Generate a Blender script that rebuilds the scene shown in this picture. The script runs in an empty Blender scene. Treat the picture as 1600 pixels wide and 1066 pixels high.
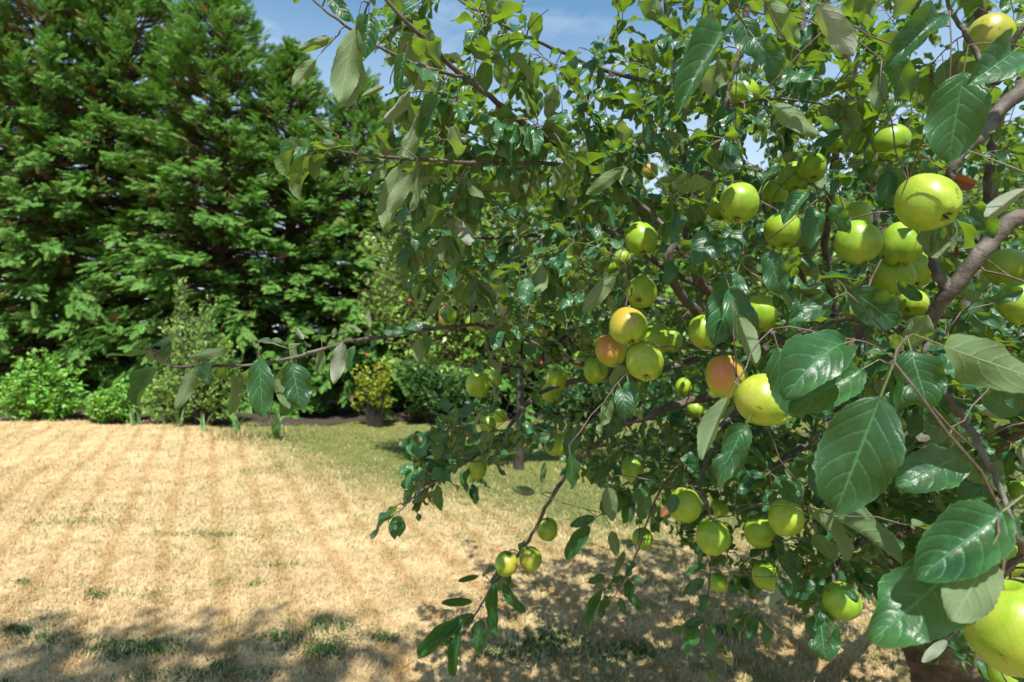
import bpy, math
import numpy as np
from mathutils import Vector, Matrix
R = math.radians
sc = bpy.context.scene
COL = sc.collection
rng = np.random.default_rng(11)

# ------------------------------------------------------------------ camera, world, sun, exposure
CAM = np.array([0.0, 0.0, 1.5]); FPX = 889.0
cam_d = bpy.data.cameras.new('camera'); cam = bpy.data.objects.new('camera', cam_d); COL.objects.link(cam)
cam.location = CAM; cam.rotation_euler = (R(90), 0, 0)
cam_d.sensor_width = 36; cam_d.lens = 36 * FPX / 1600
cam_d.clip_start = 0.05; cam_d.clip_end = 3000
cam_d.dof.use_dof = True; cam_d.dof.focus_distance = 0.85; cam_d.dof.aperture_fstop = 5.8
sc.camera = cam

SUN_EL, SUN_AZ = 61.0, 174.0            # azimuth measured clockwise from +Y (view direction)
world = bpy.data.worlds.new('World'); sc.world = world; world.use_nodes = True
wn = world.node_tree.nodes; wl = world.node_tree.links; wn.clear()
wo = wn.new('ShaderNodeOutputWorld'); bg = wn.new('ShaderNodeBackground'); bg.inputs[1].default_value = 0.095
sky = wn.new('ShaderNodeTexSky'); sky.sky_type = 'NISHITA'; sky.sun_disc = False
sky.sun_elevation = R(SUN_EL); sky.sun_rotation = R(SUN_AZ); sky.air_density = 1.0; sky.dust_density = 0.3; sky.ozone_density = 1.2
tc = wn.new('ShaderNodeTexCoord'); mp = wn.new('ShaderNodeMapping'); mp.inputs['Scale'].default_value = (1.0, 1.0, 2.6)
nz = wn.new('ShaderNodeTexNoise'); nz.inputs['Scale'].default_value = 2.3; nz.inputs['Detail'].default_value = 7; nz.inputs['Roughness'].default_value = 0.58
rmp = wn.new('ShaderNodeValToRGB'); rmp.color_ramp.elements[0].position = 0.50; rmp.color_ramp.elements[1].position = 0.78
mx = wn.new('ShaderNodeMixRGB'); mx.inputs[2].default_value = (5.0, 5.6, 6.4, 1)
wl.new(tc.outputs['Generated'], mp.inputs[0]); wl.new(mp.outputs[0], nz.inputs['Vector']); wl.new(nz.outputs[0], rmp.inputs[0])
sxyz = wn.new('ShaderNodeSeparateXYZ'); wl.new(tc.outputs['Generated'], sxyz.inputs[0])
hor = wn.new('ShaderNodeMapRange'); hor.inputs[1].default_value = 0.14; hor.inputs[2].default_value = 0.50; hor.inputs[3].default_value = 0.85; hor.inputs[4].default_value = 0.0
wl.new(sxyz.outputs[2], hor.inputs[0]); cm = wn.new('ShaderNodeMath'); cm.operation = 'MAXIMUM'; wl.new(rmp.outputs[0], cm.inputs[0]); wl.new(hor.outputs[0], cm.inputs[1])
wl.new(cm.outputs[0], mx.inputs[0]); tn = wn.new('ShaderNodeMixRGB'); tn.blend_type = 'MULTIPLY'; tn.inputs[0].default_value = 1; tn.inputs[2].default_value = (0.92, 1.16, 1.12, 1); wl.new(sky.outputs[0], tn.inputs[1]); wl.new(tn.outputs[0], mx.inputs[1]); wl.new(mx.outputs[0], bg.inputs[0]); wl.new(bg.outputs[0], wo.inputs[0])

sun_d = bpy.data.lights.new('sun', 'SUN'); sun_d.energy = 5.0; sun_d.angle = R(0.53); sun_d.color = (1.0, 0.95, 0.87)
sun = bpy.data.objects.new('sun', sun_d); COL.objects.link(sun)
SUN_DIR = np.array([math.sin(R(SUN_AZ)) * math.cos(R(SUN_EL)), math.cos(R(SUN_AZ)) * math.cos(R(SUN_EL)), math.sin(R(SUN_EL))])
sun.rotation_euler = Vector(-SUN_DIR).to_track_quat('-Z', 'Y').to_euler()
sc.view_settings.view_transform = 'Standard'; sc.view_settings.look = 'None'; sc.view_settings.gamma = 1
sc.view_settings.use_curve_mapping = False; sc.view_settings.exposure = 0.92
sc.render.engine = 'CYCLES'
sc.cycles.max_bounces = 8; sc.cycles.transmission_bounces = 4; sc.cycles.diffuse_bounces = 3; sc.cycles.use_denoising = True
sc.cycles.sample_clamp_indirect = 6

# ------------------------------------------------------------------ helpers
def P(px, py, d):
    return np.array([(px - 800) / FPX * d, d, 1.5 - (py - 533) / FPX * d])
def proj(p):
    p = np.asarray(p, float)
    return 800 + FPX * p[..., 0] / p[..., 1], 533 - FPX * (p[..., 2] - 1.5) / p[..., 1], p[..., 1]
def nrm(v):
    v = np.asarray(v, float); return v / (np.linalg.norm(v, axis=-1, keepdims=True) + 1e-12)
def smooth(a, b, x):
    t = np.clip((x - a) / (b - a), 0, 1); return t * t * (3 - 2 * t)
def mesh_np(name, verts, faces, mat, lv=None, smoothf=True):
    """faces: (n,3) or (n,4) int array or list of such arrays"""
    if isinstance(faces, np.ndarray): faces = [faces]
    verts = np.asarray(verts, np.float32)
    me = bpy.data.meshes.new(name)
    me.vertices.add(len(verts)); me.vertices.foreach_set('co', verts.ravel())
    idx = np.concatenate([f.ravel() for f in faces]).astype(np.int32)
    tot = np.concatenate([np.full(len(f), f.shape[1]) for f in faces]).astype(np.int32)
    st = np.concatenate([[0], np.cumsum(tot)[:-1]]).astype(np.int32)
    me.loops.add(len(idx)); me.loops.foreach_set('vertex_index', idx)
    me.polygons.add(len(tot)); me.polygons.foreach_set('loop_start', st)
    me.polygons.foreach_set('use_smooth', np.full(len(tot), smoothf))
    if lv is not None:
        a = me.attributes.new('lv', 'FLOAT_VECTOR', 'POINT'); a.data.foreach_set('vector', np.asarray(lv, np.float32).ravel())
    me.update(calc_edges=True); me.validate()
    if mat: me.materials.append(mat)
    return me
def link(name, me, parent=None, **props):
    o = bpy.data.objects.new(name, me); COL.objects.link(o)
    if parent is not None: o.parent = parent
    for k, v in props.items(): o[k] = v
    return o
def thing(name, label, cat, loc=(0, 0, 0), group=None):
    o = bpy.data.objects.new(name, None); COL.objects.link(o); o.empty_display_size = 0.1
    o.location = loc; o['label'] = label; o['category'] = cat
    if group: o['group'] = group
    return o
def frame(ydir, nhint):
    """rotation matrices with columns X, Y=ydir, Z~nhint (batched)"""
    y = nrm(ydir); x = nrm(np.cross(y, nhint)); z = np.cross(x, y)
    return np.stack([x, y, z], axis=-1)
class Acc:                                   # collects pieces of one mesh
    def __init__(s): s.v = []; s.f = []; s.a = []; s.n = 0
    def add(s, v, f, a=None):
        s.v.append(v); s.f.append(np.asarray(f) + s.n); s.n += len(v)
        s.a.append(a if a is not None else np.zeros((len(v), 3)))
    def mesh(s, name, mat):
        q = [f for f in s.f if f.shape[1] == 4]; t = [f for f in s.f if f.shape[1] == 3]
        fs = ([np.concatenate(q)] if q else []) + ([np.concatenate(t)] if t else [])
        return mesh_np(name, np.concatenate(s.v), fs, mat, np.concatenate(s.a))
def tube(pts, rad, k=6, rough=0.0, g=None):
    pts = np.asarray(pts, float); n = len(pts); rad = np.asarray(rad, float)
    tan = nrm(np.gradient(pts, axis=0))
    up = np.array([0.13, 0.21, 0.97]); up = up if abs(tan[0] @ up) < 0.9 else np.array([1, 0, 0.1])
    a = nrm(np.cross(tan[0], up)); A = []
    for i in range(n):
        a = nrm(a - tan[i] * (a @ tan[i])); A.append(a)
    A = np.array(A); B = np.cross(tan, A)
    th = np.linspace(0, 2 * np.pi, k, endpoint=False)
    rr = rad[:, None] * np.ones(k)[None]
    if rough: rr = rr * (1 + rough * (g or rng).standard_normal((n, k)))
    v = pts[:, None] + rr[..., None] * (np.cos(th)[None, :, None] * A[:, None] + np.sin(th)[None, :, None] * B[:, None])
    v = v.reshape(-1, 3); i = np.arange(n - 1)[:, None] * k; j = np.arange(k)[None]; j2 = (j + 1) % k
    f = np.stack([i + j, i + j2, i + k + j2, i + k + j], -1).reshape(-1, 4)
    v = np.vstack([v, pts[-1] + tan[-1] * rad[-1] * 0.5])
    cap = np.array([[(n - 1) * k + q, (n - 1) * k + (q + 1) % k, n * k, n * k] for q in range(k)])
    return v, f, cap[:, :3]
def add_tube(acc, pts, rad, k=6, rough=0.0):
    v, f, c = tube(pts, rad, k, rough)
    n0 = acc.n; acc.add(v, f); acc.f.append(c + n0)
def spline(pts, m=5):
    """Catmull-Rom through rows of pts (any width)"""
    p = np.asarray(pts, float); q = np.vstack([2 * p[0] - p[1], p, 2 * p[-1] - p[-2]]); out = []
    for i in range(1, len(q) - 2):
        for t in np.linspace(0, 1, m, endpoint=False):
            a, b, c, d = q[i - 1:i + 3]
            out.append(0.5 * (2 * b + (c - a) * t + (2 * a - 5 * b + 4 * c - d) * t * t + (3 * b - a - 3 * c + d) * t ** 3))
    out.append(q[-2]); return np.array(out)

# ------------------------------------------------------------------ materials
def mat(name):
    m = bpy.data.materials.new(name); m.use_nodes = True; nt = m.node_tree; nt.nodes.clear()
    return m, nt, nt.nodes, nt.links
def N(nt, typ, **kw):
    n = nt.nodes.new(typ)
    for k, v in kw.items():
        if k.startswith('i_'):
            key = k[2:]; n.inputs[int(key) if key.isdigit() else key.replace('_', ' ')].default_value = v
        else: setattr(n, k, v)
    return n
def M(nt, op, a, b=None, c=None):
    n = nt.nodes.new('ShaderNodeMath'); n.operation = op
    for i, x in enumerate((a, b, c)):
        if x is None: continue
        if isinstance(x, (int, float)): n.inputs[i].default_value = x
        else: nt.links.new(x, n.inputs[i])
    return n.outputs[0]
def MIX(nt, f, a, b, mode='MIX'):
    n = nt.nodes.new('ShaderNodeMixRGB'); n.blend_type = mode
    for i, x in enumerate((f, a, b)):
        if isinstance(x, (int, float)): n.inputs[i].default_value = x
        elif isinstance(x, tuple): n.inputs[i].default_value = (*x, 1)
        else: nt.links.new(x, n.inputs[i])
    return n.outputs[0]
def RAMP(nt, f, *stops):
    n = nt.nodes.new('ShaderNodeValToRGB'); e = n.color_ramp.elements
    while len(e) < len(stops): e.new(0.5)
    for s, (p, c) in zip(e, stops):
        s.position = p; s.color = (*c, 1) if isinstance(c, tuple) else (c, c, c, 1)
    nt.links.new(f, n.inputs[0]); return n.outputs[0]
def NOISE(nt, scale, detail=4, vec=None, rough=0.55, dist=0.0):
    n = N(nt, 'ShaderNodeTexNoise'); n.inputs['Scale'].default_value = scale; n.inputs['Detail'].default_value = detail
    n.inputs['Roughness'].default_value = rough; n.inputs['Distortion'].default_value = dist
    if vec is not None: nt.links.new(vec, n.inputs['Vector'])
    return n.outputs[0]

def leaf_material(name, top_a, top_b, under_a, under_b, trans, tw=0.34, rough=0.30, veins=True, bump=0.40, coat=0.0):
    m, nt, nn, ll = mat(name)
    at = N(nt, 'ShaderNodeAttribute', attribute_name='lv'); sp = N(nt, 'ShaderNodeSeparateXYZ'); ll.new(at.outputs['Vector'], sp.inputs[0])
    oi = N(nt, 'ShaderNodeObjectInfo')
    u, v, r = sp.outputs
    rnd = M(nt, 'FRACT', M(nt, 'ADD', r, oi.outputs['Random']))
    rnd2 = M(nt, 'FRACT', M(nt, 'MULTIPLY', rnd, 7.13))
    au = M(nt, 'ABSOLUTE', u)
    top = MIX(nt, rnd, top_a, top_b); und = MIX(nt, rnd2, under_a, under_b)
    tex = N(nt, 'ShaderNodeTexCoord'); blot = NOISE(nt, 38, 3, tex.outputs['Object'])
    top = MIX(nt, M(nt, 'MULTIPLY', RAMP(nt, blot, (0.45, 0.0), (0.7, 1.0)), 0.35), top, tuple(0.55 * c for c in top_a))
    if veins:
        wob = NOISE(nt, 45, 2, tex.outputs['Object'])
        ph = M(nt, 'SUBTRACT', M(nt, 'ADD', M(nt, 'MULTIPLY', v, 5.6), M(nt, 'MULTIPLY', wob, 0.22)), M(nt, 'ADD', M(nt, 'MULTIPLY', au, 0.85), M(nt, 'MULTIPLY', M(nt, 'POWER', au, 2.0), 0.95)))
        ph = M(nt, 'ADD', ph, M(nt, 'MULTIPLY', M(nt, 'GREATER_THAN', u, 0.0), 0.37))
        w = M(nt, 'ABSOLUTE', M(nt, 'SUBTRACT', M(nt, 'FRACT', ph), 0.5))          # 0.5 at the vein, 0 between
        side = RAMP(nt, w, (0.43, 0.0), (0.485, 1.0))
        side = M(nt, 'MULTIPLY', side, RAMP(nt, au, (0.0, 1.0), (0.95, 0.15)))
        mid = RAMP(nt, au, (0.0, 1.0), (0.055, 0.0))
        vein = M(nt, 'MAXIMUM', M(nt, 'MULTIPLY', side, 0.7), mid)
        top = MIX(nt, M(nt, 'MULTIPLY', vein, 0.80), top, tuple(min(1, 2.4 * c + 0.04) for c in top_b))
        und = MIX(nt, M(nt, 'MULTIPLY', vein, 0.75), und, tuple(min(1, 1.35 * c + 0.05) for c in under_b))
        top = MIX(nt, M(nt, 'MULTIPLY', RAMP(nt, NOISE(nt, 3.3, 2, tex.outputs['Object']), (0.5, 0.0), (0.75, 1.0)), 0.5), top, tuple(min(1, 1.8 * c + 0.01) for c in top_b)); rim = RAMP(nt, au, (0.95, 0.0), (1.0, 0.5)); top = MIX(nt, rim, top, tuple(min(1, 2.2 * c + 0.03) for c in top_b))
        und = MIX(nt, M(nt, 'MULTIPLY', M(nt, 'GREATER_THAN', rnd2, 0.88), 0.7), und, (0.25, 0.27, 0.23))
        cell = N(nt, 'ShaderNodeTexVoronoi', feature='DISTANCE_TO_EDGE'); cell.inputs['Scale'].default_value = 26; ll.new(tex.outputs['Object'], cell.inputs['Vector'])
        hgt0 = M(nt, 'SUBTRACT', M(nt, 'SINE', M(nt, 'MULTIPLY', M(nt, 'POWER', M(nt, 'SUBTRACT', 0.5, w), 0.6), 3.0)), M(nt, 'MULTIPLY', mid, 1.2))
        hgt = M(nt, 'ADD', hgt0, M(nt, 'ADD', M(nt, 'MULTIPLY', RAMP(nt, cell.outputs[0], (0.0, 0.0), (0.25, 1.0)), 0.12), M(nt, 'MULTIPLY', NOISE(nt, 7, 2, tex.outputs['Object']), 1.2)))
    pet = M(nt, 'LESS_THAN', v, 0.0)
    geo = N(nt, 'ShaderNodeNewGeometry')
    col = MIX(nt, geo.outputs['Backfacing'], top, und)
    # a few leaves carry brown spots and scorched margins
    spot = M(nt, 'MULTIPLY', RAMP(nt, NOISE(nt, 21, 2, tex.outputs['Object']), (0.68, 0.0), (0.72, 1.0)), M(nt, 'GREATER_THAN', rnd2, 0.6))
    col = MIX(nt, M(nt, 'MULTIPLY', spot, 0.8), col, (0.16, 0.075, 0.03))
    col = MIX(nt, pet, col, (0.22, 0.25, 0.09))
    pb = N(nt, 'ShaderNodeBsdfPrincipled'); ll.new(col, pb.inputs['Base Color'])
    rr = M(nt, 'ADD', M(nt, 'MULTIPLY', geo.outputs['Backfacing'], 0.4), M(nt, 'ADD', rough, M(nt, 'MULTIPLY', blot, 0.16)))
    ll.new(rr, pb.inputs['Roughness'])
    pb.inputs['Specular IOR Level'].default_value = 0.5
    if veins:
        bp = N(nt, 'ShaderNodeBump', i_Strength=bump, i_Distance=0.0016); ll.new(hgt, bp.inputs['Height']); ll.new(bp.outputs[0], pb.inputs['Normal'])
    tr = N(nt, 'ShaderNodeBsdfTranslucent'); ll.new(MIX(nt, rnd, trans, tuple(0.7 * c for c in trans)), tr.inputs[0])
    ms = N(nt, 'ShaderNodeMixShader'); ms.inputs[0].default_value = tw
    ll.new(pb.outputs[0], ms.inputs[1]); ll.new(tr.outputs[0], ms.inputs[2])
    out = N(nt, 'ShaderNodeOutputMaterial'); ll.new(ms.outputs[0], out.inputs[0])
    return m
MAT_LEAF = leaf_material('apple_leaf', (0.007, 0.047, 0.022), (0.023, 0.100, 0.031), (0.074, 0.132, 0.046), (0.165, 0.220, 0.115), (0.27, 0.47, 0.016), tw=0.29)
MAT_DEAD = leaf_material('dead_leaf', (0.13, 0.05, 0.02), (0.18, 0.07, 0.03), (0.2, 0.09, 0.04), (0.22, 0.1, 0.05), (0.3, 0.1, 0.02), tw=0.15, rough=0.6)
MAT_CRAB = leaf_material('crab_leaf', (0.12, 0.29, 0.035), (0.27, 0.44, 0.07), (0.26, 0.36, 0.11), (0.36, 0.43, 0.19), (0.30, 0.45, 0.04), veins=False)
MAT_SHRUB = leaf_material('shrub_leaf', (0.12, 0.36, 0.035), (0.24, 0.50, 0.07), (0.15, 0.32, 0.06), (0.22, 0.4, 0.1), (0.25, 0.45, 0.04), veins=False, rough=0.42)
MAT_TALL = leaf_material('tall_shrub_leaf', (0.13, 0.29, 0.045), (0.29, 0.46, 0.10), (0.18, 0.3, 0.08), (0.28, 0.4, 0.14), (0.28, 0.42, 0.05), veins=False, rough=0.42)
MAT_GOLD = leaf_material('gold_leaf', (0.20, 0.32, 0.02), (0.40, 0.46, 0.03), (0.3, 0.32, 0.06), (0.36, 0.36, 0.08), (0.5, 0.5, 0.03), veins=False, rough=0.45)
MAT_DARKSH = leaf_material('laurel_leaf', (0.03, 0.11, 0.025), (0.08, 0.21, 0.045), (0.07, 0.13, 0.04), (0.10, 0.17, 0.05), (0.15, 0.28, 0.03), veins=False, rough=0.35)
MAT_IRIS = leaf_material('strap_leaf', (0.14, 0.30, 0.08), (0.24, 0.40, 0.14), (0.1, 0.2, 0.07), (0.15, 0.26, 0.1), (0.2, 0.34, 0.06), veins=False, rough=0.4)

def conifer_material():
    m, nt, nn, ll = mat('conifer_foliage')
    at = N(nt, 'ShaderNodeAttribute', attribute_name='lv'); sp = N(nt, 'ShaderNodeSeparateXYZ'); ll.new(at.outputs['Vector'], sp.inputs[0])
    a, t, r = sp.outputs                              # age (1 = dead), place along the frond, random
    c = MIX(nt, r, (0.032, 0.135, 0.020), (0.072, 0.220, 0.032))
    c = MIX(nt, M(nt, 'MULTIPLY', t, 0.65), c, (0.20, 0.43, 0.055))
    c = MIX(nt, a, c, (0.20, 0.095, 0.042))
    d = N(nt, 'ShaderNodeBsdfPrincipled'); ll.new(c, d.inputs['Base Color']); d.inputs['Roughness'].default_value = 0.6
    d.inputs['Specular IOR Level'].default_value = 0.3
    tr = N(nt, 'ShaderNodeBsdfTranslucent'); ll.new(MIX(nt, a, (0.12, 0.27, 0.03), (0.15, 0.07, 0.02)), tr.inputs[0])
    ms = N(nt, 'ShaderNodeMixShader'); ms.inputs[0].default_value = 0.25; ll.new(d.outputs[0], ms.inputs[1]); ll.new(tr.outputs[0], ms.inputs[2])
    out = N(nt, 'ShaderNodeOutputMaterial'); ll.new(ms.outputs[0], out.inputs[0]); return m
MAT_CON = conifer_material()

def bark_material(name, a, b, c, scale=60, bump=0.6, dist=0.004, rough=0.75, plates=0.0):
    m, nt, nn, ll = mat(name)
    tex = N(nt, 'ShaderNodeTexCoord'); n1 = NOISE(nt, scale, 6, tex.outputs['Object'], 0.65, 0.6); n2 = NOISE(nt, scale * 0.25, 3, tex.outputs['Object'])
    vo = N(nt, 'ShaderNodeTexVoronoi', feature='DISTANCE_TO_EDGE'); vo.inputs['Scale'].default_value = scale * 0.8; ll.new(tex.outputs['Object'], vo.inputs['Vector'])
    col = MIX(nt, RAMP(nt, n1, (0.3, 0.0), (0.7, 1.0)), a, b)
    col = MIX(nt, RAMP(nt, n2, (0.5, 0.0), (0.72, 0.8)), col, c)
    p = N(nt, 'ShaderNodeBsdfPrincipled'); ll.new(col, p.inputs['Base Color']); p.inputs['Roughness'].default_value = rough
    h = M(nt, 'ADD', n1, M(nt, 'MULTIPLY', RAMP(nt, vo.outputs[0], (0.0, 0.0), (0.15, 1.0)), plates))
    bp = N(nt, 'ShaderNodeBump', i_Strength=bump, i_Distance=dist); ll.new(h, bp.inputs['Height']); ll.new(bp.outputs[0], p.inputs['Normal'])
    out = N(nt, 'ShaderNodeOutputMaterial'); ll.new(p.outputs[0], out.inputs[0]); return m
MAT_TRUNK = bark_material('apple_trunk_bark', (0.030, 0.020, 0.013), (0.13, 0.09, 0.058), (0.16, 0.15, 0.12), 26, 1.0, 0.018, plates=0.15)
MAT_BARK = bark_material('apple_branch_bark', (0.042, 0.031, 0.024), (0.098, 0.080, 0.064), (0.16, 0.15, 0.13), 70, 0.9, 0.0035, 0.7, plates=0.08)
MAT_TWIG = bark_material('apple_twig_bark', (0.055, 0.037, 0.028), (0.11, 0.08, 0.06), (0.16, 0.14, 0.12), 150, 0.3, 0.001, 0.6)
MAT_STEMS = bark_material('shrub_stems', (0.022, 0.017, 0.012), (0.055, 0.042, 0.03), (0.06, 0.055, 0.04), 40, 0.5, 0.004)
MAT_CTRUNK = bark_material('conifer_bark', (0.05, 0.03, 0.02), (0.12, 0.075, 0.05), (0.10, 0.08, 0.06), 14, 1.0, 0.02, plates=0.4)

def apple_material():
    m, nt, nn, ll = mat('apple_skin')
    tex = N(nt, 'ShaderNodeTexCoord'); oi = N(nt, 'ShaderNodeObjectInfo'); cs = N(nt, 'ShaderNodeSeparateColor'); ll.new(oi.outputs['Color'], cs.inputs[0])
    ob = tex.outputs['Object']; s = N(nt, 'ShaderNodeSeparateXYZ'); ll.new(ob, s.inputs[0])
    off = N(nt, 'ShaderNodeVectorMath', operation='ADD'); ll.new(ob, off.inputs[0])
    cx = N(nt, 'ShaderNodeCombineXYZ'); ll.new(M(nt, 'MULTIPLY', oi.outputs['Random'], 9.0), cx.inputs[0]); ll.new(cx.outputs[0], off.inputs[1]); ov = off.outputs[0]
    n1 = NOISE(nt, 1.6, 4, ov, 0.6)
    g = MIX(nt, cs.outputs[1], (0.20, 0.35, 0.016), (0.105, 0.25, 0.014))
    yl = MIX(nt, cs.outputs[1], (0.34, 0.41, 0.038), (0.20, 0.34, 0.028))
    c = MIX(nt, RAMP(nt, n1, (0.35, 0.0), (0.68, 1.0)), g, yl)
    # streaky blush on one cheek (local +X and up)
    ang = M(nt, 'ARCTAN2', s.outputs[1], s.outputs[0])
    sc_ = N(nt, 'ShaderNodeCombineXYZ'); ll.new(M(nt, 'MULTIPLY', ang, 5.0), sc_.inputs[0]); ll.new(M(nt, 'MULTIPLY', s.outputs[2], 1.1), sc_.inputs[1]); ll.new(M(nt, 'MULTIPLY', oi.outputs['Random'], 9.0), sc_.inputs[2])
    st = NOISE(nt, 2.2, 4, sc_.outputs[0], 0.6)
    side = M(nt, 'ADD', M(nt, 'MULTIPLY', s.outputs[0], 0.95), M(nt, 'MULTIPLY', s.outputs[2], 0.30))
    bl = M(nt, 'ADD', side, M(nt, 'MULTIPLY', M(nt, 'SUBTRACT', st, 0.5), 1.1))
    bl = M(nt, 'MULTIPLY', RAMP(nt, bl, (0.14, 0.0), (1.2, 0.8)), cs.outputs[0])
    c = MIX(nt, bl, c, (0.50, 0.10, 0.055))
    vo = N(nt, 'ShaderNodeTexVoronoi', feature='F1'); vo.inputs['Scale'].default_value = 15; ll.new(ov, vo.inputs['Vector'])
    c = MIX(nt, RAMP(nt, vo.outputs[0], (0.06, 0.65), (0.15, 0.0)), c, (0.5, 0.5, 0.22))
    # russet round the stem cavity and the calyx
    rad = M(nt, 'SQRT', M(nt, 'ADD', M(nt, 'MULTIPLY', s.outputs[0], s.outputs[0]), M(nt, 'MULTIPLY', s.outputs[1], s.outputs[1])))
    ru = RAMP(nt, M(nt, 'ADD', rad, M(nt, 'MULTIPLY', M(nt, 'SUBTRACT', st, 0.5), 0.25)), (0.06, 0.85), (0.24, 0.0))
    c = MIX(nt, ru, c, (0.15, 0.13, 0.035))
    # scab spots and bruises, on some fruit only
    sb = RAMP(nt, NOISE(nt, 3.1, 3, ov, 0.6), (0.665, 0.0), (0.70, 1.0))
    c = MIX(nt, M(nt, 'MULTIPLY', sb, 0.75), c, (0.11, 0.07, 0.025))
    p = N(nt, 'ShaderNodeBsdfPrincipled'); ll.new(c, p.inputs['Base Color'])
    ll.new(M(nt, 'ADD', 0.26, M(nt, 'MULTIPLY', n1, 0.2)), p.inputs['Roughness'])
    p.inputs['Specular IOR Level'].default_value = 0.45
    p.inputs['Subsurface Weight'].default_value = 0.12; p.inputs['Subsurface Radius'].default_value = (0.5, 0.5, 0.1); p.inputs['Subsurface Scale'].default_value = 0.012
    bp = N(nt, 'ShaderNodeBump', i_Strength=0.12, i_Distance=0.003); ll.new(NOISE(nt, 9, 3, ov), bp.inputs['Height']); ll.new(bp.outputs[0], p.inputs['Normal'])
    out = N(nt, 'ShaderNodeOutputMaterial'); ll.new(p.outputs[0], out.inputs[0]); return m
MAT_APPLE = apple_material()
def plain(name, c, rough=0.6):
    m, nt, nn, ll = mat(name); tex = N(nt, 'ShaderNodeTexCoord'); p = N(nt, 'ShaderNodeBsdfPrincipled'); p.inputs['Roughness'].default_value = rough
    ll.new(MIX(nt, NOISE(nt, 9, 4, tex.outputs['Object']), tuple(0.6 * k for k in c), tuple(min(1, 1.35 * k) for k in c)), p.inputs['Base Color'])
    out = N(nt, 'ShaderNodeOutputMaterial'); ll.new(p.outputs[0], out.inputs[0]); return m
MAT_STEM = plain('apple_stem', (0.13, 0.12, 0.045)); MAT_CALYX = plain('apple_calyx', (0.05, 0.032, 0.016), 0.8); MAT_RED = plain('crab_apple_skin', (0.5, 0.03, 0.04), 0.3)

# lawn colour: dry straw, mown stripes, greener on the bank; used by the soil sheet and by the blades
def lawn_colour(nt, fine):
    ll = nt.links; g = N(nt, 'ShaderNodeNewGeometry'); pos = g.outputs['Position']; s = N(nt, 'ShaderNodeSeparateXYZ'); ll.new(pos, s.inputs[0]); x, y, z = s.outputs
    flat = N(nt, 'ShaderNodeCombineXYZ'); ll.new(x, flat.inputs[0]); ll.new(y, flat.inputs[1]); fv = flat.outputs[0]
    big = NOISE(nt, 0.55, 5, fv, 0.62); med = NOISE(nt, 2.6, 5, fv, 0.62); sm = NOISE(nt, 13.0, 4, fv, 0.6)
    c = MIX(nt, RAMP(nt, med, (0.36, 0.0), (0.62, 1.0)), (0.335, 0.195, 0.062), (0.67, 0.485, 0.235))
    c = MIX(nt, RAMP(nt, sm, (0.35, 0.0), (0.70, 1.0)), MIX(nt, 0.5, c, (0.34, 0.20, 0.085)), MIX(nt, 0.5, c, (0.78, 0.66, 0.40)))
    pt = NOISE(nt, 1.15, 5, fv, 0.68, 0.4); c = MIX(nt, M(nt, 'MULTIPLY', RAMP(nt, pt, (0.50, 0.0), (0.62, 1.0)), 0.62), c, MIX(nt, sm, (0.27, 0.165, 0.06), (0.44, 0.30, 0.125)))
    # mower tracks run away from the camera, slightly to the side
    ph = M(nt, 'ADD', M(nt, 'ADD', M(nt, 'MULTIPLY', x, 2.5), M(nt, 'MULTIPLY', y, 1.35)), M(nt, 'MULTIPLY', big, 0.45))
    tr = RAMP(nt, M(nt, 'ABSOLUTE', M(nt, 'SUBTRACT', M(nt, 'FRACT', ph), 0.5)), (0.07, 1.0), (0.19, 0.0))
    c = MIX(nt, M(nt, 'MULTIPLY', M(nt, 'MULTIPLY', tr, RAMP(nt, NOISE(nt, 1.3, 3, fv, 0.6), (0.34, 0.1), (0.60, 1.0))), 0.38), c, (0.33, 0.20, 0.075))
    c = MIX(nt, M(nt, 'MULTIPLY', M(nt, 'SUBTRACT', 1.0, tr), 0.16), c, (0.84, 0.73, 0.48))
    # green: patches plus the bank and hollow, darkened partly for the hollow's shade
    bank = M(nt, 'ADD', M(nt, 'MULTIPLY', x, 0.764), M(nt, 'MULTIPLY', M(nt, 'SUBTRACT', y, 4.5), 0.645))
    far = M(nt, 'MULTIPLY', RAMP(nt, M(nt, 'MULTIPLY', M(nt, 'SUBTRACT', bank, -0.9), 0.5), (0.0, 0.0), (0.6, 1.0)), RAMP(nt, M(nt, 'MULTIPLY', y, 0.1), (0.36, 0.0), (0.62, 1.0)))
    und = M(nt, 'MULTIPLY', RAMP(nt, M(nt, 'MULTIPLY', M(nt, 'ADD', x, 0.2), 0.5), (0.0, 0.0), (0.5, 1.0)), RAMP(nt, NOISE(nt, 2.0, 4, fv, 0.6), (0.38, 0.0), (0.6, 1.0)))
    gr = M(nt, 'ADD', M(nt, 'ADD', M(nt, 'MULTIPLY', far, 1.25), M(nt, 'MULTIPLY', und, 0.5)), M(nt, 'ADD', M(nt, 'MULTIPLY', RAMP(nt, big, (0.50, 0.0), (0.66, 1.0)), 0.42), M(nt, 'MULTIPLY', RAMP(nt, NOISE(nt, 5.5, 4, fv, 0.6), (0.54, 0.0), (0.70, 1.0)), 0.60)))
    gr = M(nt, 'MULTIPLY', gr, RAMP(nt, sm, (0.25, 0.35), (0.65, 1.0)))
    gr = M(nt, 'MINIMUM', gr, 0.93)
    green = MIX(nt, med, (0.050, 0.105, 0.018), (0.125, 0.185, 0.036))
    return c, gr, green
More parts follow.
